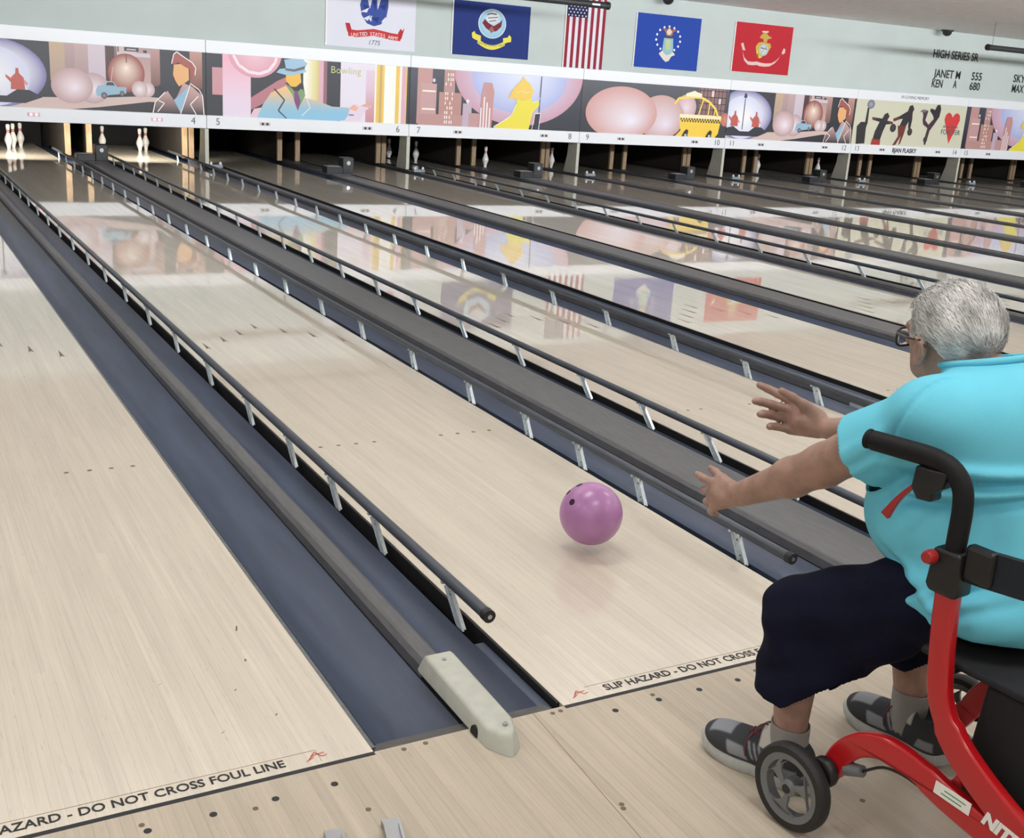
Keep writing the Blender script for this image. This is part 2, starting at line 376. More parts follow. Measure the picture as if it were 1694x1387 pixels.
# ------------------------------------------------------------------ dividers: gutters, capping, bumper slots
def arc(x0, z0, x1, z1, depth, n=10):
    return [(x0+(x1-x0)*i/n, z0+(z1-z0)*i/n-depth*math.sin(PI*i/n)**.8) for i in range(n+1)]
def divider(n):
    """between lane n and lane n+1"""
    x = lane_x(n)+LW; wide = n % 2 == 1; w = G2 if wide else G1
    lab = ('wide grey capped divider with dark gutters between lanes numbered %s and %s' if wide else 'narrow grey capped divider with dark gutters between lanes numbered %s and %s') % (NUM[n], NUM[n+1])
    if n == 2: lab = 'narrow dark gutter divider ending in the cream end cap'
    if n == 3: lab = 'wide grey capped divider between the two lanes with raised bumper rails'
    t = thing('lane_divider', lab, 'gutter', (x, 0, 0), 0, 'gutter dividers between lanes')
    y0, y1 = .045, YEND
    if wide: g0, c0, c1, g1, sl = .045, .305, .60, .60, .680
    else: g0, c0, c1, g1, sl = .019, .272, .334, .334, .474
    MB().box(0, w, .0, y1, -.135, -.115).build('slot_bed', 'slot', t)
    tr = MB()
    if wide:
        tr.box(.001, .012, .02, y1, -.12, -.012); tr.box(w-.008, w-.0005, .02, y1, -.12, -.0015)
    else:
        tr.box(.001, .013, .02, y1, -.12, -.003)
    tr.build('edge_trim', 'trim' if not wide else 'slot', t)
    if not wide: MB().box(w-.008, w-.0005, .02, y1, -.12, -.0015).build('edge_trim', 'slot', t)
    MB().box(sl+.006 if not wide else sl+.004, w-.012, .03, .42, -.112, -.020, .004).build('slot_filler', 'gutter', t)
    p = arc(g0, -.010, c0-.006, -.034, .046); p = p+[(c0-.006, -.115), (g0, -.115)]
    MB().sweep_y(p, y0, y1).build('gutter', 'gutter', t, 40)
    MB().box(c0-.0055, c0+.003, y0, y1, -.115, -.031).build('capping_shade', 'slot', t)  # black strip paints the shadow along the side of the capping
    p = arc(g1, -.004, sl, -.014, .050 if not wide else .06); p = p+[(sl, -.115), (g1, -.115)]
    MB().sweep_y(p, y0, y1).build('gutter', 'gutter', t, 40)
    MB().sweep_y([(c0-.004, -.03), (c0-.004, .002), (c0+.008, .016), (c0+.016, .019), (c1-.014, .019), (c1-.004, .014), (c1, .0), (c1, -.03)], y0 if wide else .318, y1).build('capping', 'cap', t)
    if not wide: MB().box(c0+.006, c1-.006, .02, .315, -.03, -.002).build('capping_core', 'slot', t)
    for (a, b) in ((g0-.012, c0-.008), (g1+.004, sl+.02)):
        MB().add([(a, .006, -.004), (b, .006, -.004), (b, .05, -.016), (a, .05, -.016), (a, .006, -.03), (b, .006, -.03), (b, .05, -.03), (a, .05, -.03)],
                 [(0,1,2,3), (4,7,6,5), (0,4,5,1), (1,5,6,2), (2,6,7,3), (3,7,4,0)]).build('end_plate', 'plate', t)
    MB().box(0, w, .0, .008, -.12, -.006).build('front_edge', 'slot', t)
    # small grey tags glued in the gutter wall
    if n in (3, 4): MB().box(c0+.001, c0+.0035, 2.02, 2.10, -.03, -.004).build('maker_tag', 'zinc', t) if n == 3 else MB().box(c0-.006, c0-.002, 2.0, 2.10, -.035, -.015).build('maker_tag', 'zinc', t)
    return t
for n in range(1, 18): divider(n)

# cream end caps over the narrow dividers
def end_cap(n, label):
    x = lane_x(n)+LW
    t = thing('end_cap', label, 'end cap', (x, 0, 0), 0, 'cream end caps of the narrow dividers')
    xa, xb = .252, .346
    bm = bmesh.new()
    H = .058
    # outline of the long box with its wedge shaped nose
    out = [(xa+.004, .315), (xb-.004, .315), (xb, .30), (xb, -.075), (xb-.018, -.125), (xb-.05, -.150), (xa+.03, -.145), (xa, -.095), (xa, .30)]
    lo = [bm.verts.new((px, py, .0008)) for px, py in out]
    hi = [bm.verts.new((px+(.006 if px < .3 else -.006), py-(.03 if py > .29 else (-.022 if py < -.07 else 0)), H-(.012 if py < -.05 else 0))) for px, py in out]
    bm.faces.new(hi); bm.faces.new(list(reversed(lo)))
    for i in range(len(out)): bm.faces.new((lo[i], lo[(i+1) % len(out)], hi[(i+1) % len(out)], hi[i]))
    bmesh.ops.bevel(bm, geom=[e for e in bm.edges if all(v in hi for v in e.verts)], offset=.010, segments=3, affect='EDGES', profile=.5)
    bmesh.ops.recalc_face_normals(bm, faces=bm.faces)
    me = bpy.data.meshes.new('cap_body'); bm.to_mesh(me); bm.free(); me.materials.append(M['cream']); 
    me.polygons.foreach_set('use_smooth', [True]*len(me.polygons)); me.set_sharp_from_angle(angle=math.radians(35))
    link('cap_body', me, t)
    # arched cable opening at the foot of the left side
    MB().prism([(-.045, .0009)]+[(-.03+.016*math.cos(a), .003+.024*math.sin(a)) for a in [PI-PI*k/8 for k in range(9)]]+[(-.013, .0009)], xa-.0035, xa+.03, 'yz').build('cable_opening', 'slot', t)
    for (sx, sy, sz) in ((.298, .245, H), (.305, -.085, H-.006)):
        MB().lathe([(0, sz-.004), (.006, sz-.004), (.006, sz+.0016), (.003, sz+.0016), (.0028, sz+.0006), (0, sz+.0006)], 10, 'z', (sx, sy, 0)).build('screw', 'steel', t)
for n, l in ((2, 'cream plastic end cap with a wedge nose beside the purple ball lane'), (4, 'cream plastic end cap of the divider left of lane number five'), (6, 'cream plastic end cap of the divider left of lane number seven')): end_cap(n, l)

# ------------------------------------------------------------------ raised bumper rails
YB3 = [.51, 1.10, 1.53, 2.03, 2.63, 3.33, 4.05, 4.77, 5.50]
def bumper(xr, side, label, y0=.36, spots=None):
    """side +1: the lane is on the right of the rail"""
    t = thing('bumper_rail', label, 'bumper rail', (xr, 0, 0), 0, 'raised bumper rails')
    zr, R = .098, .0175
    MB().tube([(0, y0, zr), (0, 17.3, zr)], R, 14).build('rail_tube', 'rail', t, 40)
    pl = MB().lathe([(0, y0-.012), (R+.002, y0-.012), (R+.002, y0+.012), (R, y0+.012)], 14, 'y', (0, 0, zr)).build('end_plug', 'railend', t, 40)
    MB().lathe([(0, y0-.015), (.007, y0-.015), (.007, y0-.011)], 10, 'y', (0, 0, zr)).build('end_screw', 'steel', pl)
    sl = list(spots or YB3); 
    while sl[-1] < 16.6: sl.append(sl[-1]+.735)
    # one bracket: folded zinc channel leaning from the slot to the rail, hinge loop and clips
    br = MB()
    ox = -.006*side
    for (a, b, w, d) in (((ox, -.014), (0, .083), .040, .003),):
        br.add([(a[0]-d, -w/2, a[1]), (a[0]-d, w/2, a[1]), (b[0]-d, w/2, b[1]), (b[0]-d, -w/2, b[1]), (a[0]+d, -w/2, a[1]), (a[0]+d, w/2, a[1]), (b[0]+d, w/2, b[1]), (b[0]+d, -w/2, b[1])],
               [(0,1,2,3), (4,7,6,5), (0,4,5,1), (1,5,6,2), (2,6,7,3), (3,7,4,0)])
    for s_ in (-1, 1): br.box(-.009, .004, s_*.0205-.0015, s_*.0205+.0015, -.010, .074)
    br.box(-.006, .006, -.005, .005, .078, .090)
    lean = 1.08 if side > 0 else .55
    br.v = [(a, b+(c+.012)*lean, c) for a, b, c in br.v]
    bme_ = br.mesh('bracket'); bme_.materials.append(M['zinc'])
    lp = MB().tube([(ox, .012, -.012), (ox, .026, -.010), (ox, .030, .004), (ox, .024, .012)], .0022, 6).mesh('hinge_loop'); lp.materials.append(M['zinc'])
    cq = MB().box(-.012, -.004, -.03, -.018, .076, .092).box(-.012, -.004, .018, .03, .076, .092); cq.v = [(a, b+.095*lean, c) for a, b, c in cq.v]; cl = cq.mesh('clip'); cl.materials.append(M['zinc'])
    bh = MB()
    for z in (.012, .06): bh.lathe([(0, -.0042), (.003, -.0042), (.003, -.0030), (0, -.0030)], 8, 'x', (-.001, 0, z))
    bh.v = [(a, b+(c+.012)*lean, c) for a, b, c in bh.v]
    bh_ = bh.mesh('bolt_hole'); bh_.materials.append(M['slot'])
    for i, y in enumerate(sl):
        b = link('bracket', bme_, t); b.location = (0, y, 0)
        if i < 9:
            for nm, me in (('hinge_loop', lp), ('clip', cl), ('bolt_hole', bh_)):
                link(nm, me, b)
    return t
bumper(lane_x(3)-.040, 1, 'raised dark bumper rail on zinc brackets beside the cream end cap')
bumper(lane_x(3)+LW+.030, -1, 'raised dark bumper rail right of the purple ball, beside the outstretched hand', spots=[.58, 1.18, 1.62, 2.08, 2.66, 3.36, 4.12, 4.84, 5.6])
bumper(lane_x(4)-.060, 1, 'raised dark bumper rail along the left edge of the lane numbered 4', spots=[.50, 1.02, 1.513, 2.021, 2.57, 3.28, 4.02, 4.73, 5.43])
bumper(lane_x(4)+LW+.030, -1, 'raised dark bumper rail along the right edge of the lane numbered 4', spots=[.58, 1.18, 1.62, 2.08, 2.66, 3.36, 4.12, 4.84, 5.6])
bumper(lane_x(7)-.050, 1, 'lone raised bumper rail beside the lane numbered 7')

# ------------------------------------------------------------------ flat prints: murals, flags
def S(r, g, b):
    f = lambda c: (c/255/12.92 if c/255 <= .04045 else ((c/255+.055)/1.055)**2.4)
    return (f(r), f(g), f(b), 1)
class Print:
    """layers of flat inked shapes on a sheet u,v in 0..1; every layer lies a hair above the one before"""
    def __init__(s, w, h): s.w, s.h = w, h; s.v = []; s.f = []; s.c = []; s.k = 0
    def _put(s, pts, faces, cols):
        n = len(s.v); s.k += 1
        for (u, v) in pts: s.v.append((min(1, max(0, u))*s.w, -.0002*s.k, min(1, max(0, v))*s.h))
        s.c += cols; s.f += [tuple(i+n for i in f) for f in faces]
    def poly(s, pts, col):
        tri = tessellate_polygon([[Vector((u*s.w, v*s.h, 0)) for u, v in pts]])
        s._put(pts, tri, [col(u, v) if callable(col) else col for u, v in pts])
    def rect(s, u0, u1, v0, v1, col, n=1):
        pts = []; fs = []
        for i in range(n+1):
            v = v0+(v1-v0)*i/n; pts += [(u0, v), (u1, v)]
            if i: fs.append((2*i-2, 2*i-1, 2*i+1, 2*i))
        s._put(pts, fs, [col(u, v) if callable(col) else col for u, v in pts])
    def ball(s, cu, cv, ru, rv, edge, mid, hu=0, hv=0, rings=7, n=40, power=1.0):
        pts = [(cu+hu*ru, cv+hv*rv)]; cols = [mid]; fs = []
        for i in range(1, rings+1):
            t = i/rings
            for k in range(n):
                a = 2*PI*k/n; pts.append((cu+hu*ru*(1-t)+ru*t*math.cos(a), cv+hv*rv*(1-t)+rv*t*math.sin(a)))
                q = t**power; cols.append(tuple(mid[j]*(1-q)+edge[j]*q for j in range(4)))
        for k in range(n): fs.append((0, 1+k, 1+(k+1) % n))
        for i in range(rings-1):
            for k in range(n): fs.append((1+i*n+k, 1+(i+1)*n+k, 1+(i+1)*n+(k+1) % n, 1+i*n+(k+1) % n))
        s._put(pts, fs, cols)
    def line(s, pts, w, col):
        s.k += 1
        for a, b in zip(pts, pts[1:]):
            A = Vector((a[0]*s.w, a[1]*s.h)); B = Vector((b[0]*s.w, b[1]*s.h)); d = (B-A).normalized(); n = Vector((-d.y, d.x))*w/2
            q = [A-n, B-n, B+n, A+n]; s.k -= 1
            s._put([(p.x/s.w, p.y/s.h) for p in q], [(0,1,2,3)], [col]*4)
    def build(s, name, m, parent, wave=0):
        me = bpy.data.meshes.new(name); me.from_pydata(s.v, [], s.f)
        at = me.color_attributes.new('ink', 'FLOAT_COLOR', 'POINT'); at.data.foreach_set('color', [x for c in s.c for x in c])
        me.materials.append(M[m]); me.update()
        return link(name, me, parent)
def grad(a, b, axis='v', lo=0, hi=1):
    def f(u, v):
        t = min(1, max(0, ((v if axis == 'v' else u)-lo)/(hi-lo))); return tuple(a[i]*(1-t)+b[i]*t for i in range(4))
    return f
DK = S(38, 42, 54)
def art_street(P):
    P.rect(0, 1, 0, 1, S(44, 45, 55))
    P.poly([(0, .0), (.42, 0), (.95, .22), (.72, .25), (.55, .20), (0, .12)], S(214, 190, 184))
    P.poly([(.45, 0), (1, 0), (1, .18), (.75, .17)], S(40, 38, 46))
    for u0, u1, a, b in ((.345, .405, S(182, 160, 150), S(200, 172, 142)), (.405, .445, S(160, 138, 136), S(190, 160, 160)), (.445, .50, S(172, 146, 150), S(196, 170, 170)), (.50, .57, S(205, 190, 205), S(215, 200, 210)), (.61, .70, S(190, 155, 150), S(214, 190, 185)), (.70, .76, S(200, 170, 165), S(180, 150, 150)), (.76, .80, S(120, 80, 75), S(190, 150, 145)), (.93, .985, S(120, 70, 60), S(196, 150, 138))):
        P.rect(u0, u1, .42, 1, grad(a, b, 'v', .4, 1), 3)
    for k in range(6): P.rect(.572+k*.010, .577+k*.010, .40, 1, S(96, 66, 62))
    P.rect(.65, .71, .94, 1, DK); P.rect(.66, .70, .955, .98, S(190, 170, 176)); P.rect(.73, .745, .93, .97, DK)
    P.rect(.62, .76, .86, .92, S(210, 200, 210))
    P.ball(.115, .50, .215, .52, S(120, 118, 175), S(250, 250, 255), .15, .1, power=2.2)
    P.ball(.115, .45, .15, .45, S(215, 220, 245), S(255, 255, 255), 0, 0)
    for cu in (.055, .215):
        P.poly([(cu-.028, .26), (cu+.028, .26), (cu+.024, .44), (cu+.008, .50), (cu-.008, .50), (cu-.024, .44)], S(196, 92, 80))
        P.poly([(cu-.024, .42), (cu-.045, .48), (cu-.045, .44), (cu-.026, .36)], S(196, 92, 80))
        P.poly([(cu+.024, .42), (cu+.040, .36), (cu+.036, .32), (cu+.024, .36)], S(220, 150, 150)); P.poly([(cu-.008, .49), (cu+.008, .49), (cu+.005, .58), (cu-.005, .58)], S(190, 90, 80))
    P.poly([(.0, .22), (.05, .26), (.10, .16), (.17, .16), (.21, .26), (.26, .26), (.31, .16), (.24, .06), (.0, .06)], DK)
    P.line([(.118, .2), (.118, .9)], .02, S(60, 62, 80)); P.poly([(.105, .86), (.131, .86), (.125, .95), (.111, .95)], S(50, 52, 70))
    P.ball(.655, .60, .078, .30, S(150, 60, 48), S(255, 240, 225), .0, .28, power=.8)
    P.line([(.657, .88), (.657, .76)], .014, S(110, 60, 50))
    P.ball(.515, .34, .068, .235, S(190, 160, 165), S(242, 230, 240), .1, -.1)
    P.ball(.43, .36, .085, .27, S(196, 160, 160), S(244, 232, 240), .15, -.1)
    P.ball(.745, .36, .030, .12, S(196, 168, 168), S(244, 234, 240)); P.ball(.71, .36, .034, .13, S(196, 168, 168), S(246, 236, 240))
    P.poly([(.525, .30), (.535, .38), (.56, .40), (.57, .46), (.60, .46), (.615, .38), (.655, .38), (.652, .28), (.53, .22)], S(150, 186, 208))
    P.poly([(.568, .395), (.575, .445), (.598, .445), (.606, .395)], S(70, 60, 70)); P.ball(.56, .235, .013, .05, DK, S(150, 150, 160)); P.ball(.635, .275, .010, .045, DK, S(150, 150, 160))
    P.line([(.59, .46), (.60, .68)], .01, S(230, 190, 190))
    # the man with a quiff
    P.poly([(.79, .44), (.83, .48), (.88, .42), (.92, .52), (.90, .30), (.86, .10), (.82, .25)], DK)
    P.poly([(.855, .62), (.86, .78), (.90, .80), (.925, .74), (.925, .55), (.90, .48), (.88, .44), (.866, .52)], S(236, 178, 120))
    P.poly([(.850, .80), (.862, .95), (.875, .98), (.90, .92), (.94, .82), (.955, .76), (.952, .64), (.938, .55), (.93, .72), (.905, .76), (.88, .82), (.858, .78)], S(166, 88, 78))
    P.line([(.850, .79), (.860, .94), (.874, .985), (.89, .94), (.94, .83), (.956, .75), (.952, .63)], .014, S(244, 240, 240))
    P.poly([(.76, 0), (.775, .17), (.83, .36), (.86, .20), (.90, .50), (.94, .44), (.985, .30), (.99, 0)], grad(S(50, 44, 52), S(206, 168, 164), 'v', .05, .35))
    P.poly([(.857, .22), (.93, .47), (.90, .18), (.885, .02)], S(150, 190, 216))
    for pts in ([(.765, 0), (.775, .17), (.82, .34)], [(.785, .02), (.815, .16), (.79, .2)], [(.93, .5), (.97, .40), (.985, .30), (.99, 0)], [(.955, 0), (.93, .16), (.965, .30)], [(.93, .48), (.905, .2), (.885, .0)]): P.line(pts, .014, S(245, 240, 240))
def art_hat(P):
    P.rect(0, 1, 0, 1, DK)
    P.rect(.028, .075, .34, .78, S(206, 150, 158)); 
    P.rect(.075, .205, 0, 1, grad(S(236, 220, 238), S(244, 176, 196), 'v', .2, 1), 4)
    P.ball(.225, 1.05, .125, .40, S(224, 160, 178), S(242, 200, 214)); P.line([(.125, 1), (.15, .84), (.195, .74), (.245, .72), (.29, .78), (.32, .92), (.325, 1)], .045, S(255, 232, 240))
    P.poly([(.205, .12), (.205, .32), (.33, .62), (.40, .74), (.40, .5)], S(186, 120, 132)); P.poly([(.20, .0), (.26, 0), (.30, .2), (.22, .14)], S(230, 200, 215))
    P.rect(.455, .53, .30, 1, grad(S(255, 255, 250), S(222, 208, 110), 'u', .47, .53)); P.rect(.53, .555, .2, 1, S(222, 178, 192)); P.rect(.555, .572, .2, 1, S(150, 100, 110))
    P.rect(.64, .815, 0, 1, S(232, 226, 240)); P.rect(.77, .815, 0, .9, grad(S(206, 140, 150), S(228, 206, 224), 'v', .1, .7), 3)
    P.rect(.815, .985, 0, 1, S(238, 200, 90)); P.rect(.865, .925, 0, 1, S(255, 252, 245)); P.rect(.84, .853, 0, 1, S(206, 172, 110)); P.rect(.955, .978, 0, 1, S(222, 176, 196)); P.rect(.945, .957, 0, 1, S(250, 240, 230)); P.rect(.815, .824, 0, 1, S(250, 244, 230))
    P.poly([(.235, 0), (.262, .22), (.30, .42), (.375, .56), (.42, .40), (.47, .36), (.52, .33), (.60, .24), (.68, .24), (.70, .16), (.68, .02), (.62, 0)], grad(S(140, 196, 226), S(240, 196, 130), 'v', .16, .46))
    P.poly([(.37, .56), (.40, .42), (.43, .16), (.465, .4), (.46, .5)], S(120, 160, 110)); P.poly([(.365, .60), (.405, .50), (.418, .42), (.45, .54), (.462, .44), (.455, .60)], S(34, 30, 42))
    P.poly([(.412, .48), (.426, .48), (.443, .30), (.43, .14), (.412, .30)], S(128, 62, 122))
    P.poly([(.37, .64), (.372, .78), (.44, .80), (.445, .62), (.42, .54), (.395, .54)], S(240, 190, 70))
    P.poly([(.325, .76), (.34, .82), (.37, .84), (.362, .98), (.40, 1.0), (.45, 1), (.475, .94), (.46, .86), (.47, .80), (.44, .76), (.38, .72)], S(156, 196, 222)); P.poly([(.365, .84), (.41, .83), (.465, .90), (.46, .84), (.41, .79), (.37, .80)], S(96, 96, 100))
    P.line([(.315, .49), (.365, .31), (.335, .13), (.375, .0)], .022, S(50, 54, 66)); P.line([(.47, .37), (.49, .2), (.45, .06)], .012, S(240, 240, 245))
    P.poly([(.68, .10), (.69, .25), (.72, .30), (.75, .28), (.78, .32), (.80, .28), (.77, .20), (.74, .02), (.66, 0)], S(232, 214, 232)); P.poly([(.685, .22), (.71, .30), (.735, .24), (.72, .18)], S(236, 178, 150)); P.poly([(.745, .28), (.775, .33), (.80, .31), (.79, .25)], S(226, 170, 150)); P.rect(.685, .71, .10, .125, S(120, 130, 150))
def art_tower(P):
    P.rect(0, 1, 0, 1, grad(S(40, 44, 58), S(70, 74, 88), 'v', .2, 1), 3)
    P.ball(.62, 1.02, .38, .96, S(206, 158, 176), S(214, 222, 250), .05, -.1, rings=10, n=64, power=1.6); P.ball(.62, .95, .28, .66, S(176, 186, 232), S(226, 232, 252), .1, .2, power=1.5)
    P.rect(.04, .12, .02, 1, S(196, 150, 146)); P.rect(.06, .145, 0, .74, S(200, 158, 160)); 
    for v in (.10, .27, .59): P.rect(.068, .14, v, v+.03, S(252, 240, 220))
    P.rect(.185, .245, .4, 1, S(190, 146, 142)); P.rect(.16, .285, 0, .60, S(188, 140, 132)); P.rect(.05, .37, 0, .20, S(190, 146, 142)); P.rect(.295, .345, 0, .42, S(196, 176, 196)); P.rect(.33, .40, 0, .25, S(196, 152, 152))
    rr = random.Random(3)
    for v in [.04+.085*k for k in range(11)]:
        for u in (.192, .203, .218, .229):
            if rr.random() < .7: P.rect(u, u+.006, v, v+.055, S(246, 236, 228))
    P.poly([(.39, 0), (.40, .66), (.41, .82), (.455, .82), (.47, .66), (.462, 0)], S(200, 150, 150))
    for k in range(4): P.rect(.394+k*.017, .401+k*.017, 0, .36+.1*((k*2) % 3), S(248, 238, 240))
    P.ball(.128, .80, .008, .035, S(200, 200, 205), S(230, 230, 235)); P.ball(.32, .46, .009, .035, S(240, 236, 240), S(255, 255, 255)); P.rect(.317, .323, .40, .46, S(220, 210, 220))
    P.poly([(.475, .0), (.52, .12), (.58, .24), (.605, .48), (.60, .58), (.69, .58), (.70, .50), (.735, .54), (.745, .48), (.715, .36), (.70, .30), (.685, 0), (.50, 0)], S(240, 226, 70))
    P.line([(.475, .02), (.53, .13), (.575, .24), (.603, .46)], .014, S(252, 250, 230))
    P.poly([(.555, .56), (.572, .70), (.60, .82), (.625, .90), (.635, .98), (.655, .90), (.68, .84), (.70, .72), (.69, .58), (.64, .52), (.60, .56)], S(244, 206, 92)); P.line([(.60, .66), (.63, .71), (.66, .67), (.68, .70)], .012, S(240, 232, 170))
    P.line([(.745, 1), (.742, .3)], .018, S(96, 100, 120)); P.poly([(.715, .0), (.722, .30), (.748, .30), (.742, 0)], S(40, 42, 52)); P.line([(.705, 0), (.715, .30), (.752, .31), (.745, 0)], .012, S(246, 244, 246)); P.line([(.70, .5), (.735, .55), (.742, .60)], .012, S(252, 250, 230))
def art_taxi(P):
    P.rect(0, 1, 0, 1, grad(S(46, 48, 58), S(84, 88, 98), 'v', .3, 1), 3)
    P.rect(.78, .98, .45, 1, S(146, 108, 106))
    for k in range(8): P.rect(.785+k*.027, .789+k*.027, .45, 1, DK)
    for k in range(4): P.rect(.78, .98, .55+k*.13, .565+k*.13, DK)
    P.rect(.87, .888, .83, .95, S(230, 214, 214)); P.rect(.925, .942, .69, .80, S(230, 214, 214))
    P.ball(.70, .58, .07, .27, S(206, 168, 168), S(238, 220, 230)); P.ball(.985, .38, .03, .14, S(190, 110, 96), S(220, 140, 120))
    P.ball(.53, .36, .16, .44, S(206, 166, 160), S(236, 226, 240), .25, -.35)
    P.ball(.265, .40, .235, .52, S(212, 160, 154), S(242, 238, 250), .3, -.3, rings=9, n=56)
    P.poly([(.64, 0), (.675, .12), (.665, .24), (.66, .45), (.96, .42), (.945, .08), (.925, 0)], S(248, 210, 70))
    P.rect(.66, .955, .37, .45, S(250, 240, 200))
    for k in range(15):
        P.rect(.667+k*.019, .676+k*.019, .335, .375, S(40, 36, 40)); P.rect(.676+k*.019, .685+k*.019, .295, .335, S(40, 36, 40))
    P.line([(.615, .64), (.64, .76), (.72, .80), (.80, .80), (.86, .72), (.91, .58), (.93, .43)], .045, S(250, 220, 100)); P.line([(.79, .46), (.815, .77)], .03, S(248, 218, 110)); P.line([(.858, .45), (.862, .70)], .03, S(248, 218, 110)); P.line([(.90, .44), (.905, .58)], .025, S(248, 218, 110))
    P.poly([(.685, .81), (.69, .87), (.72, .90), (.745, .93), (.77, .90), (.80, .88), (.80, .81)], S(252, 242, 210))
    for cu in (.715, .885): P.poly([(cu-.03, 0), (cu-.015, .10), (cu, .15), (cu+.014, .12), (cu+.01, .0)], S(34, 32, 38)); P.rect(cu-.012, cu+.004, 0, .05, S(206, 200, 196))
def art_memorial(P):
    P.rect(0, 1, 0, 1, S(214, 213, 190))
    K = S(44, 40, 46); R_ = S(112, 48, 46)
    P.ball(.125, .90, .032, .10, S(110, 112, 134), S(168, 170, 190))
    P.poly([(.04, 0), (.03, .40), (.06, .50), (.095, .50), (.10, .82), (.116, .82), (.118, .48), (.11, .38), (.115, .02)], K)
    P.poly([(.175, .03), (.19, .30), (.22, .52), (.155, .56), (.15, .62), (.24, .60), (.255, .70), (.28, .74), (.30, .66), (.285, .56), (.335, .54), (.34, .49), (.28, .47), (.26, .30), (.24, .03)], K); P.poly([(.17, .0), (.175, .13), (.25, .12), (.25, .0)], S(170, 52, 48)); P.ball(.345, .40, .027, .095, K, S(70, 66, 72))
    P.poly([(.155, .56), (.15, .62), (.19, .60), (.19, .56)], R_); P.poly([(.30, .55), (.335, .54), (.34, .49), (.30, .49)], R_)
    P.poly([(.395, .42), (.42, .62), (.38, .60), (.34, .55), (.335, .61), (.39, .68), (.455, .80), (.465, .92), (.49, .95), (.51, .86), (.50, .78), (.505, .60), (.50, .40), (.48, .40), (.475, .56), (.455, .44)], K)
    P.poly([(.385, .46), (.46, .46), (.45, .28), (.43, .05), (.415, .02), (.425, .22), (.39, .02), (.36, .0), (.40, .22)], R_); P.ball(.50, .33, .022, .085, K, S(80, 60, 62)); P.poly([(.335, .61), (.345, .55), (.39, .60), (.385, .66)], R_)
    P.poly([(.60, .72), (.585, .85), (.64, .84), (.625, .62), (.66, .52), (.70, .66), (.68, .80), (.655, .84), (.66, .90), (.70, .86), (.715, .98), (.74, 1.0), (.755, .90), (.75, .72), (.71, .52), (.68, .38), (.67, .2), (.66, .05), (.645, .05), (.645, .22), (.655, .44), (.61, .52), (.60, .62)], S(72, 48, 66)); P.poly([(.655, .84), (.66, .90), (.70, .87), (.715, .98), (.74, 1.0), (.755, .90), (.75, .72), (.71, .60), (.70, .70)], K)
    P.ball(.652, .17, .018, .07, K, S(80, 70, 72)); P.poly([(.565, .80), (.585, .86), (.625, .86), (.62, .80)], S(120, 110, 140))
    H = [(.875, .10), (.83, .45), (.802, .66), (.81, .78), (.835, .83), (.858, .80), (.875, .72), (.892, .80), (.915, .83), (.94, .78), (.948, .66), (.92, .45)]
    P.poly(H, S(216, 62, 62))
UN = {0: art_street, 1: art_hat, 2: art_tower, 3: art_taxi, 4: art_street, 5: art_memorial, 6: art_tower, 7: art_taxi, -1: art_taxi}
ULAB = {0: 'masking panel with the red ball street mural, rail numbers three and four', 1: 'masking panel mural of a man in a hat and a bowling sign', 2: 'masking panel mural of pink towers and a yellow caped figure, rail numbers seven and eight',
        3: 'masking panel mural of pink spheres and a checkered yellow taxi, rail numbers nine and ten', 4: 'masking panel with the red ball street mural, rail numbers eleven and twelve', 5: 'cream memorial masking panel with bowler silhouettes and a red heart',
        6: 'masking panel with the pink tower mural, rail numbers fifteen and sixteen', 7: 'masking panel with the taxi mural, rail numbers seventeen and eighteen', -1: 'masking panel with the taxi mural, rail numbers one and two'}
ZR0, ZR1, ZA1, ZT = .568, .766, 1.676, 1.862
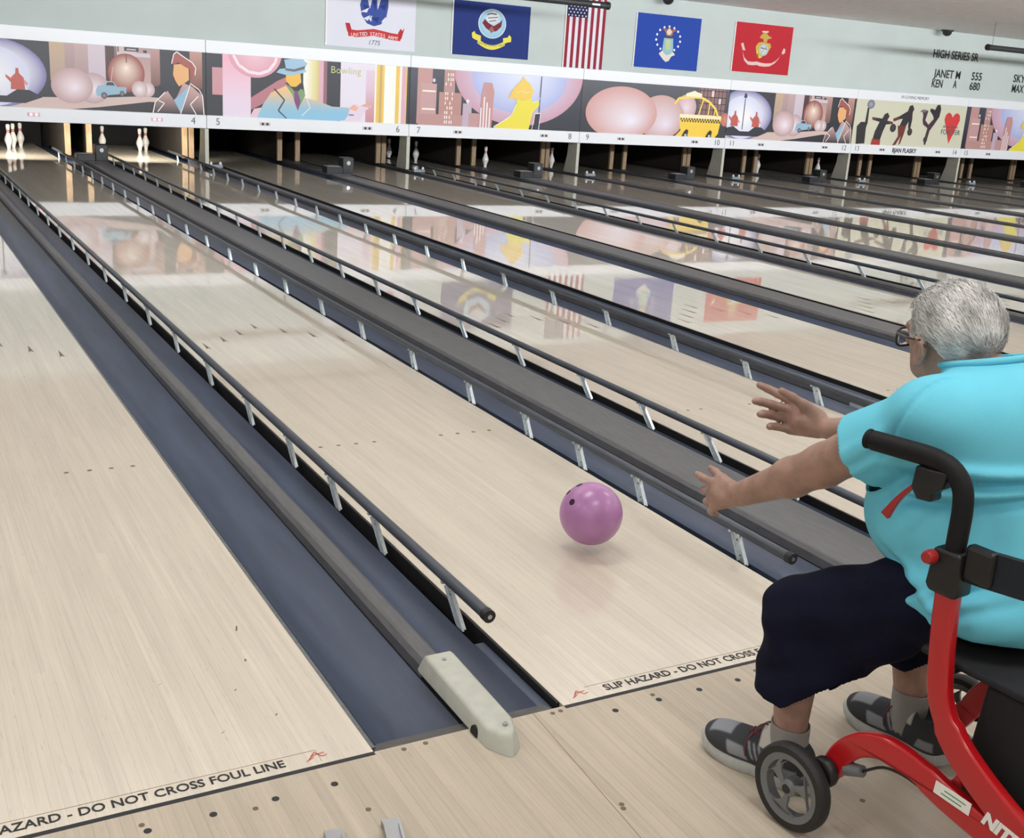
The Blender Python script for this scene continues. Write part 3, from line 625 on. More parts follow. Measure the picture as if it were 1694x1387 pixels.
for k in range(-1, 8):
    xd = divider_x(k); w = PAIR-.006
    t = thing('masking_unit', ULAB[k], 'mural panel', (xd+.003, YM, 0), 0, 'masking units above the pin decks')
    MB().box(0, w, 0, .06, ZA1, ZT, .006).build('top_board', 'maskwhite', t)
    MB().box(0, w, .012, .06, ZR1-.01, ZA1+.01).build('mural_board', 'tube', t)
    MB().box(0, w, -.012, .06, ZR0, ZR1, .008).build('number_rail', 'maskwhite', t)
    P = Print(w, ZA1-ZR1); UN[k](P); pr = P.build('mural_print', 'print', t); pr.location = (0, .0115, ZR1)
    if k == 1: 
        w1 = text_mesh('sign_lettering', 'Bowling', .155, 'print_y' if False else 'tape', t, .0004, spacing=1.05); w1.location = (1.98, .004, 1.55); w1.rotation_euler = (PI/2, 0, 0)
        w1.data.materials.clear(); my = mat('sign_yellow', (.62, .62, .30), .5); w1.data.materials.append(my)
    if k == 5:
        for body, sz, x, z, mm, wd in (('In Our Hearts', .085, w*.80, 1.22, 'numgrey', .46), ('FOREVER', .15, w*.785, 1.10, 'numgrey', .60)):
            q = text_mesh('memorial_lettering', body, sz, mm, t, .0004, width=wd); q.location = (x, .004, z); q.rotation_euler = (PI/2, 0, 0)
        q = text_mesh('memorial_lettering', 'IN LOVING MEMORY', .09, 'numgrey', t, .0006, align='CENTER'); q.location = (w*.5, -.002, 1.775); q.rotation_euler = (PI/2, 0, 0)
        q = text_mesh('memorial_lettering', 'BJAN FLASKY', .125, 'ink', t, .0006, align='CENTER', bold=.004); q.location = (w*.47, -.014, .665); q.rotation_euler = (PI/2, 0, 0)
    for i, n in enumerate((3+2*k, 4+2*k)):
        q = text_mesh('lane_number', str(n), .145, 'numgrey', t, .0006, align='CENTER'); q.location = ((.17 if i == 0 else w-.20), -.014, .672); q.rotation_euler = (PI/2, 0, 0)
        cx = w*(.27 if i == 0 else .78)
        pl = MB().box(cx-.085, cx+.085, -.020, -.010, .645, .695, .004).build('indicator_plate', 'ind_plate', t)
        for d in (-.036, .036): MB().lathe([(0, -.026), (.018, -.026), (.022, -.020)], 14, 'y', (cx+d, 0, .67)).build('indicator_lamp', 'ind_on' if n in (1, 2, 3, 4) else 'ind_off', pl)

# ------------------------------------------------------------------ support posts, kickbacks, pit machinery, deck lamps
for k in range(0, 8):
    x = divider_x(k)+PAIR if False else divider_x(k)
    if k == 0: continue
    t = thing('support_post', 'cream tapered post under the masking seam between numbers %s and %s' % (NUM[2+2*k], NUM[3+2*k]), 'post', (x, 0, 0), 0, 'cream posts under the masking seams')
    MB().prism([(YM+.01, .022), (YM+.01, ZR0-.004), (YM+.30, ZR0-.004), (YM+.32, .35), (YM+.42, .022)], -.024, .024, 'yz').build('side_plate', 'post', t)
    MB().box(-.030, .030, YM-.010, YM+.0095, .022, ZR0-.004, .004).build('front_edge', 'post', t)
for n in LANES:
    for sd, x in ((-1, lane_x(n)-.245), (1, lane_x(n)+LW+.178)):
        t = thing('kickback_panel', 'wooden kickback partition at the %s of the pin deck numbered %s' % ('left' if sd < 0 else 'right', NUM[n]), 'partition', (x, 0, 0), 0, 'wooden kickback partitions in the pits')
        MB().box(0, .04, 16.92, YEND, .022, .945).build('panel', 'kickshade', t)
        MB().box(-.022, .062, 16.86, 16.919, .022, .945, .005).build('front_edge', 'kick', t)
for n in LANES:
    MB_ = MB().box(lane_x(n)-.19, lane_x(n)+LW+.19, YEND+.35, YEND+.40, -.12, .94).build('pit_curtain', 'pitblack')
    tag(MB_, 'black pit curtain hanging behind the pins of lane %s' % NUM[n], 'curtain', 'black curtains behind the pins')
for n in (2, 3, 4):     # lamps above the lit pin decks
    t = thing('deck_lamp', 'strip lamp shining on the pin deck numbered %s' % NUM[n], 'lamp', (lane_x(n)+LW/2, 16.15, .93), 0, 'strip lamps above the lit pin decks')
    MB().box(-.45, .45, -.05, .05, -.03, .018, .006).build('housing', 'tube', t)
    L = bpy.data.lights.new('tube_light', 'AREA'); L.shape = 'RECTANGLE'; L.size = .85; L.size_y = .06; L.energy = LIGHT_PIN; L.color = (1, .93, .80)
    l = link('tube_light', L, t); l.location = (0, .0, -.035); l.rotation_euler = (math.radians(48), 0, 0); L.spread = math.radians(110)

PINP = [(.0, .0), (.0257, .0), (.0285, .012), (.0360, .05), (.0490, .085), (.0600, .115), (.0560, .16), (.0400, .20), (.0270, .235), (.0235, .255), (.0240, .275), (.0290, .315), (.0322, .343), (.0290, .366), (.0180, .378), (0, .381)]
def cr(prof, sub=3):
    out = []
    for i in range(len(prof)-1):
        p0, p1, p2, p3 = prof[max(i-1, 0)], prof[i], prof[i+1], prof[min(i+2, len(prof)-1)]
        for j in range(sub):
            t = j/sub; out.append(tuple(max(0, .5*(2*p1[a]+(p2[a]-p0[a])*t+(2*p0[a]-5*p1[a]+4*p2[a]-p3[a])*t*t+(3*p1[a]-p0[a]-3*p2[a]+p3[a])*t**3)) for a in (0, 1)))
    return out+[prof[-1]]
pin_me = MB().lathe(cr(PINP[1:]), 20).mesh('body', 60); pin_me.materials.append(M['pin'])
st_me = MB().lathe([(.0252, .249), (.0245, .256), (.0244, .262)], 20).lathe([(.0246, .272), (.0258, .279), (.0266, .286)], 20).mesh('neck_stripe', 180); st_me.materials.append(M['pinred'])
def pin(x, y, label, grp):
    t = thing('bowling_pin', label, 'bowling pin', (x, y, .0), random.random()*6, grp)
    link('body', pin_me, t); link('neck_stripe', st_me, t)
for (x, y) in ((.372, 18.52), (.545, 18.28), (.64, 18.50), (.78, 18.78)): pin(x, y, 'white bowling pin standing on the lit deck of the purple ball lane', 'pins on the lit deck numbered three')
pin(2.085, 18.78, 'lone white bowling pin standing behind the black sensor box', 'pins on the lit deck numbered four')
for (x, y, s_) in ((2.64, 18.42, 'front pin of the white pair standing on the lit deck numbered four'), (2.80, 18.72, 'rear pin with a red neck in the pair on the lit deck numbered four')): pin(x, y, s_, 'pins on the lit deck numbered four')
for (n, L_) in ((7, ((7.58, 17.85), (7.22, 18.30))), (8, ((8.74, 17.8), (8.62, 17.0))), (9, ((10.36, 17.95), (10.24, 17.3))), (11, ((13.6, 17.4), (13.75, 17.9), (13.95, 18.3))), (12, ((15.75, 17.6), (15.9, 18.0))), (13, ((17.15, 17.2), (17.4, 17.8))), (14, ((18.9, 17.4), (19.1, 17.9)))):
    for (x, y) in L_: pin(x, y, 'dim bowling pin standing in the unlit pit numbered %s' % NUM[n], 'pins in the unlit pits')

for k, y in ((0, 15.95), (1, 14.75), (2, 14.7), (3, 14.9), (4, 15.0), (5, 15.1), (6, 15.1)):
    x = lane_x(3+2*k)+LW+(.41 if k == 0 else .47)
    t = thing('pin_sensor', 'black sensor box on the wide divider between lanes numbered %s and %s' % (NUM[3+2*k], NUM[4+2*k]), 'sensor box', (x, y, .019), 0, 'black sensor boxes on the wide dividers')
    MB().box(-.24, .02, -.12, .12, .003, .11, .01).build('low_box', 'machine', t)
    MB().box(.022, .20, -.11, .11, .003, .25, .012).build('tall_box', 'machine', t)
    MB().box(-.22, .0, -.09, .09, .1105, .116).build('lid', 'lampgrey', t); MB().lathe([(0, -.118), (.03, -.118), (.034, -.1105)], 14, 'y', (.11, 0, .17)).build('eye', 'steel', t)
    MB().box(-.25, .21, -.13, .13, .0, .0028).build('base_plate', 'lampgrey', t)
for k in range(1, 7):
    x = divider_x(k)
    t = thing('signal_lamp', 'grey bracket with two small white lamps before the post of seam %s and %s' % (NUM[2+2*k], NUM[3+2*k]), 'signal lamp', (x+.02, 15.3, .019), 0, 'twin signal lamps on the narrow dividers')
    MB().box(-.10, .10, -.03, .03, .0, .045, .004).build('bracket', 'lampgrey', t)
    for d in (-.07, .07): MB().lathe([(.02, .0455), (.022, .065), (.016, .082), (0, .09)], 12, 'z', (d, 0, 0)).build('lamp', 'bulb', t, 60)

# ------------------------------------------------------------------ flags on the wall
def flag(name, label, corners_x, z0, z1, art, tilt=0.0):
    x0, x1 = corners_x
    t = thing(name, label, 'flag', (x0, YWALL-.006, z0), 0, 'flags on the mural wall'); t.rotation_euler = (0, tilt, 0)
    P = Print(x1-x0, z1-z0); art(P); pr = P.build('flag_print', 'cloth', t); pr.location = (0, -.0135, 0)
    bk = MB(); n = 24; w = x1-x0; h = z1-z0
    for i in range(n+1):
        a = 2*PI*i/n*3
        bk.v += [(w*i/n, -.011-.0005*math.sin(a), 0), (w*i/n, -.011-.0005*math.sin(a), h), (w*i/n, -.001, 0), (w*i/n, -.001, h)]
    for i in range(n):
        j = 4*i; bk.f += [(j, j+4, j+5, j+1), (j+2, j+3, j+7, j+6), (j+1, j+5, j+7, j+3), (j, j+2, j+6, j+4)]
    bk.f += [(0, 1, 3, 2), (4*n, 4*n+2, 4*n+3, 4*n+1)]
    bk.build('cloth', 'white', t)
    hm = MB().box(-.022, .0, -.014, -.001, 0, h).build('heading', 'white', t)
    for z in (.03, h-.03): MB().lathe([(.004, -.0155), (.010, -.0155), (.010, -.014)], 12, 'y', (-.011, 0, z)).build('grommet', 'steel', hm)
def seg(P, x, y, w, h, col): P.rect(x, x+w, y, y+h, col)
def army(P):
    P.rect(0, 1, 0, 1, S(226, 228, 240)); B1, B2 = S(62, 84, 160), S(40, 58, 130)
    P.poly([(.38, .55), (.36, .72), (.40, .95), (.47, 1.12), (.62, 1.1), (.68, .95), (.68, .72), (.66, .55), (.60, .42), (.52, .38), (.44, .42)], B1)
    P.poly([(.42, .98), (.47, .66), (.52, .98)], S(226, 228, 240)); P.poly([(.54, .99), (.56, .66), (.62, .97)], S(226, 228, 240))
    for pts in ([(.36, .60), (.46, .68), (.44, .60)], [(.40, .50), (.48, .56), (.45, .46)], [(.60, .46), (.65, .55), (.66, .48)], [(.46, .50), (.50, .56), (.49, .45)]): P.poly(pts, S(225, 228, 242))
    for pts in ([(.39, .74), (.47, .70), (.41, .65)], [(.57, .72), (.66, .78), (.64, .66)], [(.48, .52), (.58, .54), (.56, .44)], [(.50, .80), (.54, .80), (.53, .64)]): P.poly(pts, B2)
    Rd = S(206, 62, 66)
    top = [(.235, .30), (.33, .29), (.42, .31), (.52, .335), (.62, .315), (.72, .29), (.83, .28)]
    P.poly(top+[(u, v-.115) for u, v in reversed(top)], Rd); P.poly([(.20, .40), (.25, .40), (.27, .30), (.245, .20), (.22, .28)], S(190, 50, 60)); P.poly([(.80, .30), (.83, .38), (.85, .34), (.875, .40), (.84, .20), (.81, .19)], S(190, 50, 60))
def navy(P):
    P.rect(0, 1, 0, 1, S(34, 54, 124)); P.ball(.50, .62, .182, .275, S(214, 226, 232), S(214, 226, 232)); P.ball(.50, .62, .17, .258, S(150, 198, 222), S(216, 232, 238), 0, .5)
    P.poly([(.37, .62), (.40, .70), (.45, .63), (.52, .58), (.60, .66), (.63, .72), (.62, .58), (.56, .49), (.49, .47), (.42, .53)], S(126, 44, 56)); P.poly([(.46, .52), (.50, .58), (.53, .50), (.49, .44)], S(150, 110, 100))
    P.poly([(.41, .70), (.47, .83), (.52, .86), (.59, .80), (.56, .68), (.50, .63)], S(222, 226, 228)); P.line([(.43, .78), (.48, .81), (.55, .80)], .02, S(96, 92, 110)); P.line([(.44, .72), (.57, .75)], .016, S(120, 110, 130)); P.line([(.46, .66), (.55, .69)], .014, S(90, 80, 110))
    Y = S(236, 222, 92); a = [(.32+.04*i, .30-.10*math.sin(PI*i/9)+.02) for i in range(10)]
    P.poly(a+[(u, v-.085) for u, v in reversed(a)], Y); P.poly([(.24, .42), (.275, .46), (.29, .41), (.36, .38), (.36, .28), (.29, .30), (.25, .33)], Y); P.poly([(.76, .40), (.73, .44), (.71, .39), (.65, .37), (.66, .26), (.72, .30), (.76, .31)], Y)
def usa(P):
    for i in range(13): P.rect(i/13, (i+1)/13, 0, 1, S(150, 40, 62) if i % 2 == 0 else S(230, 228, 236))
    P.rect(0, 7/13, .70, 1, S(36, 42, 84))
    for r in range(7):
        for c in range(5 if r % 2 else 6):
            P.ball((.045+c*.088+(.044 if r % 2 else 0)), .722+r*.042, .018, .0115, S(232, 232, 240), S(240, 240, 246), rings=1, n=8)
def airforce(P):
    P.rect(0, 1, 0, 1, S(36, 72, 168)); 
    for i in range(13):
        a = -.95+i*(PI+1.9)/12; P.ball(.50+.19*math.cos(a), .56+.235*math.sin(a), .016, .024, S(228, 232, 244), S(236, 238, 248), rings=1, n=10)
    P.poly([(.37, .28), (.42, .34), (.50, .32), (.58, .34), (.63, .28), (.57, .24), (.54, .16), (.49, .13), (.44, .18)], S(226, 220, 210)); P.poly([(.43, .58), (.42, .36), (.45, .29), (.50, .26), (.56, .29), (.59, .36), (.575, .58)], S(150, 196, 206)); P.poly([(.46, .55), (.47, .36), (.54, .36), (.54, .55)], S(196, 206, 160))
    P.rect(.43, .575, .58, .61, S(60, 70, 80)); P.poly([(.40, .74), (.44, .70), (.46, .62), (.55, .62), (.57, .70), (.62, .74), (.58, .76), (.54, .74), (.50, .78), (.46, .74), (.43, .76)], S(166, 110, 80)); P.poly([(.46, .70), (.50, .77), (.55, .70), (.52, .64), (.48, .64)], S(226, 214, 200))
def marine(P):
    P.rect(0, 1, 0, 1, S(190, 38, 52)); G = S(206, 176, 74)
    P.poly([(.42, .72), (.45, .79), (.52, .85), (.57, .78), (.64, .74), (.56, .70), (.56, .64), (.50, .64), (.49, .70)], S(198, 168, 84)); P.poly([(.45, .86), (.57, .87), (.56, .84), (.46, .83)], S(232, 214, 204)); P.poly([(.40, .38), (.37, .54), (.41, .62), (.47, .64), (.62, .62), (.64, .55), (.58, .42), (.50, .34), (.44, .30)], G)
    P.ball(.515, .485, .085, .125, S(176, 190, 196), S(222, 228, 226)); P.line([(.46, .52), (.57, .50)], .02, S(90, 110, 150)); P.line([(.48, .42), (.56, .56)], .018, S(190, 170, 90)); P.poly([(.40, .40), (.375, .52), (.41, .46), (.45, .30), (.50, .33)], S(226, 214, 80))
    a = [(.14, .52), (.16, .40), (.19, .30), (.26, .225), (.34, .22), (.42, .235), (.50, .215), (.58, .21), (.68, .225), (.76, .29), (.82, .38), (.86, .48)]
    for p, q in zip(a, a[1:]): P.k -= 1; P.poly([(p[0], p[1]), (q[0], q[1]), (q[0]+(.01 if q[0] < .5 else -.03), q[1]-.07), (p[0]+(.01 if p[0] < .5 else -.03), p[1]-.07)], S(226, 196, 188))
    P.k += 1; P.poly([(.11, .57), (.15, .59), (.17, .52), (.20, .44), (.15, .44)], S(226, 196, 188)); P.poly([(.84, .46), (.87, .56), (.90, .53), (.90, .46), (.86, .42)], S(226, 196, 188))
flag('army_flag', 'white flag with a blue crest and red scroll above the hat mural', (5.03, 6.55), 1.918, 2.83, army)
flag('navy_flag', 'navy blue flag with an oval eagle emblem and yellow scroll', (7.235, 8.70), 1.935, 2.80, navy)
flag('national_flag', 'stars and stripes flag hung upright beside the navy blue flag', (9.43, 10.24), 1.865, 3.08, usa)
flag('air_force_flag', 'bright blue flag with a ring of white stars and a shield', (10.93, 12.38), 1.965, 2.905, airforce)
flag('marine_flag', 'scarlet flag with a gold globe emblem and pale scroll', (13.22, 14.65), 2.025, 2.93, marine)
def curved_text(fl_name, body, size, x0, x1, zf, m, parent_pos):
    for o in COL.objects:
        if o.name == fl_name: t = o
    n = len(body)
    for i, ch in enumerate(body):
        if ch == ' ': continue
        u = x0+(x1-x0)*i/(n-1); q = text_mesh('scroll_letter', ch, size, m, t, .0003, align='CENTER'); q.location = (u, -.0165, zf(u)); q.rotation_euler = (PI/2, 0, 0)
curved_text('army_flag', 'UNITED STATES ARMY', .078, .43, 1.20, lambda u: .205+.02*math.cos((u-.78)*7), 'white', None)
curved_text('navy_flag', 'UNITED STATES NAVY', .052, .50, .98, lambda u: .185+.5*(u-.74)**2, 'numgrey', None)
q = text_mesh('date_lettering', '1775', .105, 'numgrey', bpy.data.objects['army_flag'], .0003, align='CENTER', shear=.2); q.location = (.80, -.0165, .09); q.rotation_euler = (PI/2, 0, 0)

# ------------------------------------------------------------------ score lettering on the wall
def wall_text(body, x, z, h, wd, label, m='ink'):
    q = text_mesh('wall_lettering', body, h*1.38, m, None, .002, width=wd, bold=.004); q.location = (x, YWALL-.004, z); q.rotation_euler = (PI/2, 0, 0)
    tag(q, label, 'lettering', 'black letters on the mural wall')
wall_text('HIGH SERIES SR', 18.66, 2.71, .17, 1.42, 'black letters reading HIGH SERIES SR on the wall')
wall_text('JANET M', 18.80, 2.31, .17, .83, 'black letters reading JANET M on the wall'); wall_text('555', 19.97, 2.315, .17, .33, 'black figures 555 beside the name JANET M')
wall_text('KEN', 18.76, 2.10, .17, .33, 'black letters reading KEN on the wall'); wall_text('A', 19.44, 2.115, .17, .11, 'black letter A after the name KEN'); wall_text('680', 19.96, 2.105, .17, .33, 'black figures 680 beside the name KEN')
wall_text('SKY', 21.36, 2.35, .17, .40, 'black letters SKY near the right end of the score board'); wall_text('MAX', 21.36, 2.13, .17, .40, 'black letters MAX under the letters SKY')

# ------------------------------------------------------------------ black tubes hung below the ceiling, domes
for x0, x1, l in ((2.6, 8.44, 'black tubular fixture hung before the navy and striped flags'), (16.95, 22.6, 'black tubular fixture hung before the score lettering')):
    t = thing('tube_fixture', l, 'tube fixture', (x0, 13.0, 0), 0, 'black tubes below the ceiling'); Lx = x1-x0; z = 2.735
    MB().tube([(0, 0, z), (Lx, 0, z)], .05, 16).build('tube', 'tube', t, 40)
    for e in (0, Lx): MB().lathe([(0, e-.03), (.056, e-.03), (.058, e), (.056, e+.03), (0, e+.03)], 16, 'x', (0, 0, z)).build('end_ring', 'railend', t, 40)
    for e in (.10, Lx-.10): MB().tube([(e, 0, z+.05), (e, 0, CEIL-.001)], .004, 6).build('hanging_wire', 'cable', t)
    MB().box(Lx-.30, Lx-.16, -.053, -.047, z-.015, z+.012).build('label_sticker', 'tubelabel', t)
for (x, y) in ((11.4, 15.55), (18.7, 15.55)):
    t = thing('ceiling_dome', 'small dark dome on the ceiling edge ' + ('above the bright blue flag' if x < 15 else 'above the score lettering'), 'dome', (x, y, CEIL), 0, 'small dark domes at the ceiling edge')
    MB().lathe([(.13, 0), (.13, -.02), (.11, -.03)], 18).build('mount_ring', 'railend', t, 40); MB().lathe([(.105, -.03), (.09, -.08), (.05, -.115), (0, -.125)], 18).build('dome_cover', 'machine', t, 60)

# ------------------------------------------------------------------ the bowling ball, just released
t = thing('bowling_ball', 'glossy purple bowling ball with finger holes above the lane boards', 'bowling ball', (.612, .844, .0), 0)
R_ = .1085; zc = .136
bm = bmesh.new(); bmesh.ops.create_icosphere(bm, subdivisions=5, radius=R_); me = bpy.data.meshes.new('shell'); bm.to_mesh(me); bm.free()
me.materials.append(M['ball']); me.polygons.foreach_set('use_smooth', [True]*len(me.polygons)); b = link('shell', me, t); b.location = (0, 0, zc)
vd = (cam.location-Vector((.612, .844, zc))).normalized()
for (dx, dz, rr) in ((-.62, .30, .0115), (-.80, .62, .011), (-.45, .86, .012)):
    a = vd.cross(Vector((0,0,1))).normalized()*-1; up = a.cross(vd)*-1
    d = (a*dx*-1*-1+up*abs(dz)+vd*max(.05, 1-dx*dx-dz*dz)**.5).normalized()
    h = MB().lathe([(0, .0), (rr, .0), (rr, -.012), (0, -.012)], 16).build('finger_hole', 'hole', t)
    h.location = Vector((0, 0, zc))+d*(R_+.0002); h.rotation_mode = 'QUATERNION'; h.rotation_quaternion = d.to_track_quat('Z', 'Y')

# two metal feet of the ball rack at the bottom of the view
for (x, y, l) in ((-.728, -.285, 'shorter'), (-.605, -.300, 'longer')):
    t = thing('metal_foot', 'short scuffed metal foot on the approach boards, ' + ('left' if l == 'shorter' else 'right') + ' one of two', 'metal foot', (x, y, 0), -.25, 'metal feet on the approach')
    t['label'] = 'flared grey metal foot on the approach boards' 
    MB().prism([(-.020, .035), (.020, .035), (.016, .01), (.014, -.02), (.015, -.16), (-.015, -.16), (-.014, -.02), (-.016, .01)], .0006, .014).build('strap', 'steel', t)
    for sx in (-1, 1): MB().box(sx*.016-.003, sx*.016+.003, -.15, .01, .0144, .022).build('flange', 'steel', t)

# ------------------------------------------------------------------ rollator and person share a heading
HEAD = math.atan2(.055, .556); ORG = (.208, -.64, 0)
ro = thing('rollator', 'red folding rollator walker with grey wheels under the seated person', 'rollator', ORG, HEAD)
def strip(cl, ws):
    """outline of a bent bar from its centre line (f,z) and widths"""
    L_, R2 = [], []
    for i, p in enumerate(cl):
        a = Vector(cl[max(0, i-1)]); b = Vector(cl[min(len(cl)-1, i+1)]); d = (b-a).normalized(); n = Vector((-d.y, d.x))*ws[i]/2
        L_.append((p[0]+n.x, p[1]+n.y)); R2.append((p[0]-n.x, p[1]-n.y))
    return L_+R2[::-1]
def spl(pts, sub=5):
    out = []
    for i in range(len(pts)-1):
        P_ = [pts[max(i-1, 0)], pts[i], pts[i+1], pts[min(i+2, len(pts)-1)]]
        for j in range(sub):
            t = j/sub; out.append(tuple(.5*(2*P_[1][a]+(P_[2][a]-P_[0][a])*t+(2*P_[0][a]-5*P_[1][a]+4*P_[2][a]-P_[3][a])*t*t+(3*P_[1][a]-P_[0][a]-3*P_[2][a]+P_[3][a])*t**3) for a in range(len(pts[0]))))
    return out+[tuple(pts[-1])]
def bevelled(mb, name, m, parent, off=.006):
    me = mb.mesh(name); bm = bmesh.new(); bm.from_mesh(me)
    bmesh.ops.bevel(bm, geom=[e for e in bm.edges if len(e.link_faces) == 2 and e.calc_face_angle() > 1.0], offset=off, segments=3, affect='EDGES', profile=.5)
    bm.to_mesh(me); bm.free(); me.polygons.foreach_set('use_smooth', [True]*len(me.polygons)); me.set_sharp_from_angle(angle=math.radians(40)); me.materials.append(M[m])
    return link(name, me, parent)
def wheel(parent, s, f, R, side, name='wheel'):
    """side -1: the face with spokes looks to -s"""
    w = MB().lathe([(R-.020, -.016), (R-.006, -.017), (R-.001, -.010), (R, 0), (R-.001, .010), (R-.006, .017), (R-.020, .016), (R-.020, -.016)], 48, 'x').build(name, 'tyre', parent, 50)
    w.location = (s, f, R)
    MB().lathe([(R-.036, -.012), (R-.0205, -.0155), (R-.0205, .0155), (R-.036, .012), (R-.036, -.012)], 48, 'x').build('rim', 'rim', w, 40)
    for k in range(3):
        a0 = 2*PI*k/3+.5
        pts = []; n = 12
        lead = [(.016+(R-.034-.016)*i/n, a0+.28+.30*(i/n)+.35*(i/n)**4) for i in range(n+1)]; trail = [(.016+(R-.034-.016)*i/n, a0-.30+.50*(i/n)-.62*(i/n)**4) for i in range(n+1)]
        pts = [(r*math.cos(a), r*math.sin(a)) for r, a in lead]+[(r*math.cos(a), r*math.sin(a)) for r, a in trail[::-1]]
        bevelled(MB().prism(pts, side*.012-.004, side*.012+.004, 'yz'), 'spoke', 'rim', w, .0015)
    MB().lathe([(0, -.019), (.011, -.019), (.012, -.017), (.016, -.016), (.020, -.012), (.020, .016), (0, .016)], 24, 'x').build('hub', 'rim', w, 40)
    MB().lathe([(0, side*.0212), (.0095, side*.0212), (.0105, side*.0185)], 20, 'x').build('hub_cap', 'blackp', w, 40)
    return w
def side_frame(s, near):
    sg = 1 if near else -1
    up = spl([(-.220, .668), (-.224, .60), (-.232, .52), (-.246, .44), (-.285, .375), (-.345, .325), (-.43, .275), (-.52, .235), (-.60, .205)])
    n = len(up); ws = [.046+(.012 if i/n > .45 else 0)+max(0, (i/n-.5))*.02 for i in range(n)]
    bevelled(MB().prism(strip(up, ws), s-.0145, s+.0145, 'yz'), 'frame_upright', 'red', ro, .007)
    lo = spl([(-.030, .150), (-.052, .205), (-.095, .250), (-.155, .272), (-.225, .268), (-.30, .248), (-.38, .232), (-.46, .222)])
    n = len(lo); ws = [.052 if i < n*.6 else .06 for i in range(n)]
    bevelled(MB().prism(strip(lo, ws), s-.0140, s+.0140, 'yz'), 'frame_arm', 'red', ro, .007)
    # handle: foam grip pointing to the lane, bend, post, clamp
    g = spl([(.0, .893), (-.075, .897), (-.135, .899), (-.178, .892), (-.207, .866), (-.217, .825), (-.218, .76), (-.219, .69)], 4)
    MB().tube([(s, a, b) for a, b in g], [.0205 if a > -.15 else .0195 for a, b in g], 16).build('grip', 'foam', ro, 50)
    MB().lathe([(0, 0), (.013, .0), (.0195, .005), (.021, .013)], 16, 'y', (s, 0, .893)).build('grip_end', 'foam', ro, 50)
    bevelled(MB().prism([(-.115, .880), (-.185, .885), (-.180, .852), (-.158, .835), (-.160, .818), (-.128, .815), (-.112, .835)], s-.019, s+.019, 'yz'), 'brake_housing', 'blackp', ro, .005)
    lv = spl([(-.112, .838), (-.095, .818), (-.078, .795), (-.065, .772), (-.055, .752)], 3)
    bevelled(MB().prism(strip(lv, [.008+.012*(i/(len(lv)-1))**2 for i in range(len(lv))]), s-.006, s+.006, 'yz'), 'brake_lever', 'leverred', ro, .002)
    bevelled(MB().prism([(-.188, .742), (-.247, .742), (-.252, .66), (-.248, .652), (-.190, .652), (-.182, .665)], s-.026, s+.026, 'yz'), 'height_clamp', 'blackp', ro, .007)
    MB().lathe([(0, -sg*.047), (.011, -sg*.047), (.014, -sg*.040), (.014, -sg*.026)], 16, 'x', (s, -.190, .722)).build('clamp_knob', 'leverred', ro, 50)
    # rear wheel, its bracket and the brake cable
    wheel(ro, s-sg*.062, .020, .099, -sg)
    MB().lathe([(0, -sg*.040), (.030, -sg*.040), (.034, -sg*.036), (.034, -sg*.018), (.028, -sg*.0145)], 24, 'x', (s, -.028, .152)).build('pivot_cover', 'blackp', ro, 50)
    MB().tube([(s-sg*.045, .020, .099), (s-sg*.012, .020, .099)], .010, 12).build('axle', 'steel', ro, 50)
    bevelled(MB().prism([(.035, .085), (.034, .112), (-.012, .175), (-.055, .150), (-.030, .105), (.008, .082)], s-.0125, s+.0125, 'yz'), 'axle_bracket', 'red', ro, .004)
    MB().tube([(s, -.066, .175), (s, -.105, .190)], [.016, .013], 14).build('cable_adjuster', 'rim', ro, 50)
    MB().tube([(s, a, b) for a, b in spl([(-.105, .190), (-.15, .226), (-.20, .236), (-.25, .230), (-.33, .209), (-.42, .196), (-.50, .19)], 4)], .0032, 8).build('brake_cable', 'cable', ro, 60)
    # front caster
    w = wheel(ro, s, -.72, .125, -sg, 'wheel')
    bevelled(MB().prism([(-.58, .225), (-.60, .30), (-.66, .31), (-.74, .14), (-.705, .12), (-.64, .24)], s+sg*.030, s+sg*.042, 'yz'), 'front_fork', 'blackp', ro, .003)
    MB().box(s-.020, s+.030 if near else s+.020, -.655, -.595, .185, .30, .008).build('fork_head', 'blackp', ro)
    if near: return
side_frame(.055, True); side_frame(.555, False)
# lettering and the small white label on the near arm
q = text_mesh('brand_lettering', 'NITRO', .036, 'white', ro, .0006, bold=.0022, shear=.12); q.location = (.0395, -.385, .262); q.rotation_euler = (PI/2+.0, 0, -PI/2)
q.rotation_euler = Matrix(((0, 0, -1), (-math.cos(.19), -math.sin(.19)*-1*-1, 0), (-math.sin(.19), math.cos(.19), 0))).transposed().transposed().to_euler()
lb = MB().box(-.0006, .0006, -.040, .040, -.0135, .0135).build('label_sticker', 'white', ro); lb.location = (.0397, -.318, .262); lb.rotation_euler = (.06, 0, 0)
for k, (a, b, z) in enumerate(((-.030, .018, .004), (-.022, .024, -.005))): MB().box(-.0009, .0, a, b, z-.0012, z+.0012).build('sticker_line', 'green', lb)
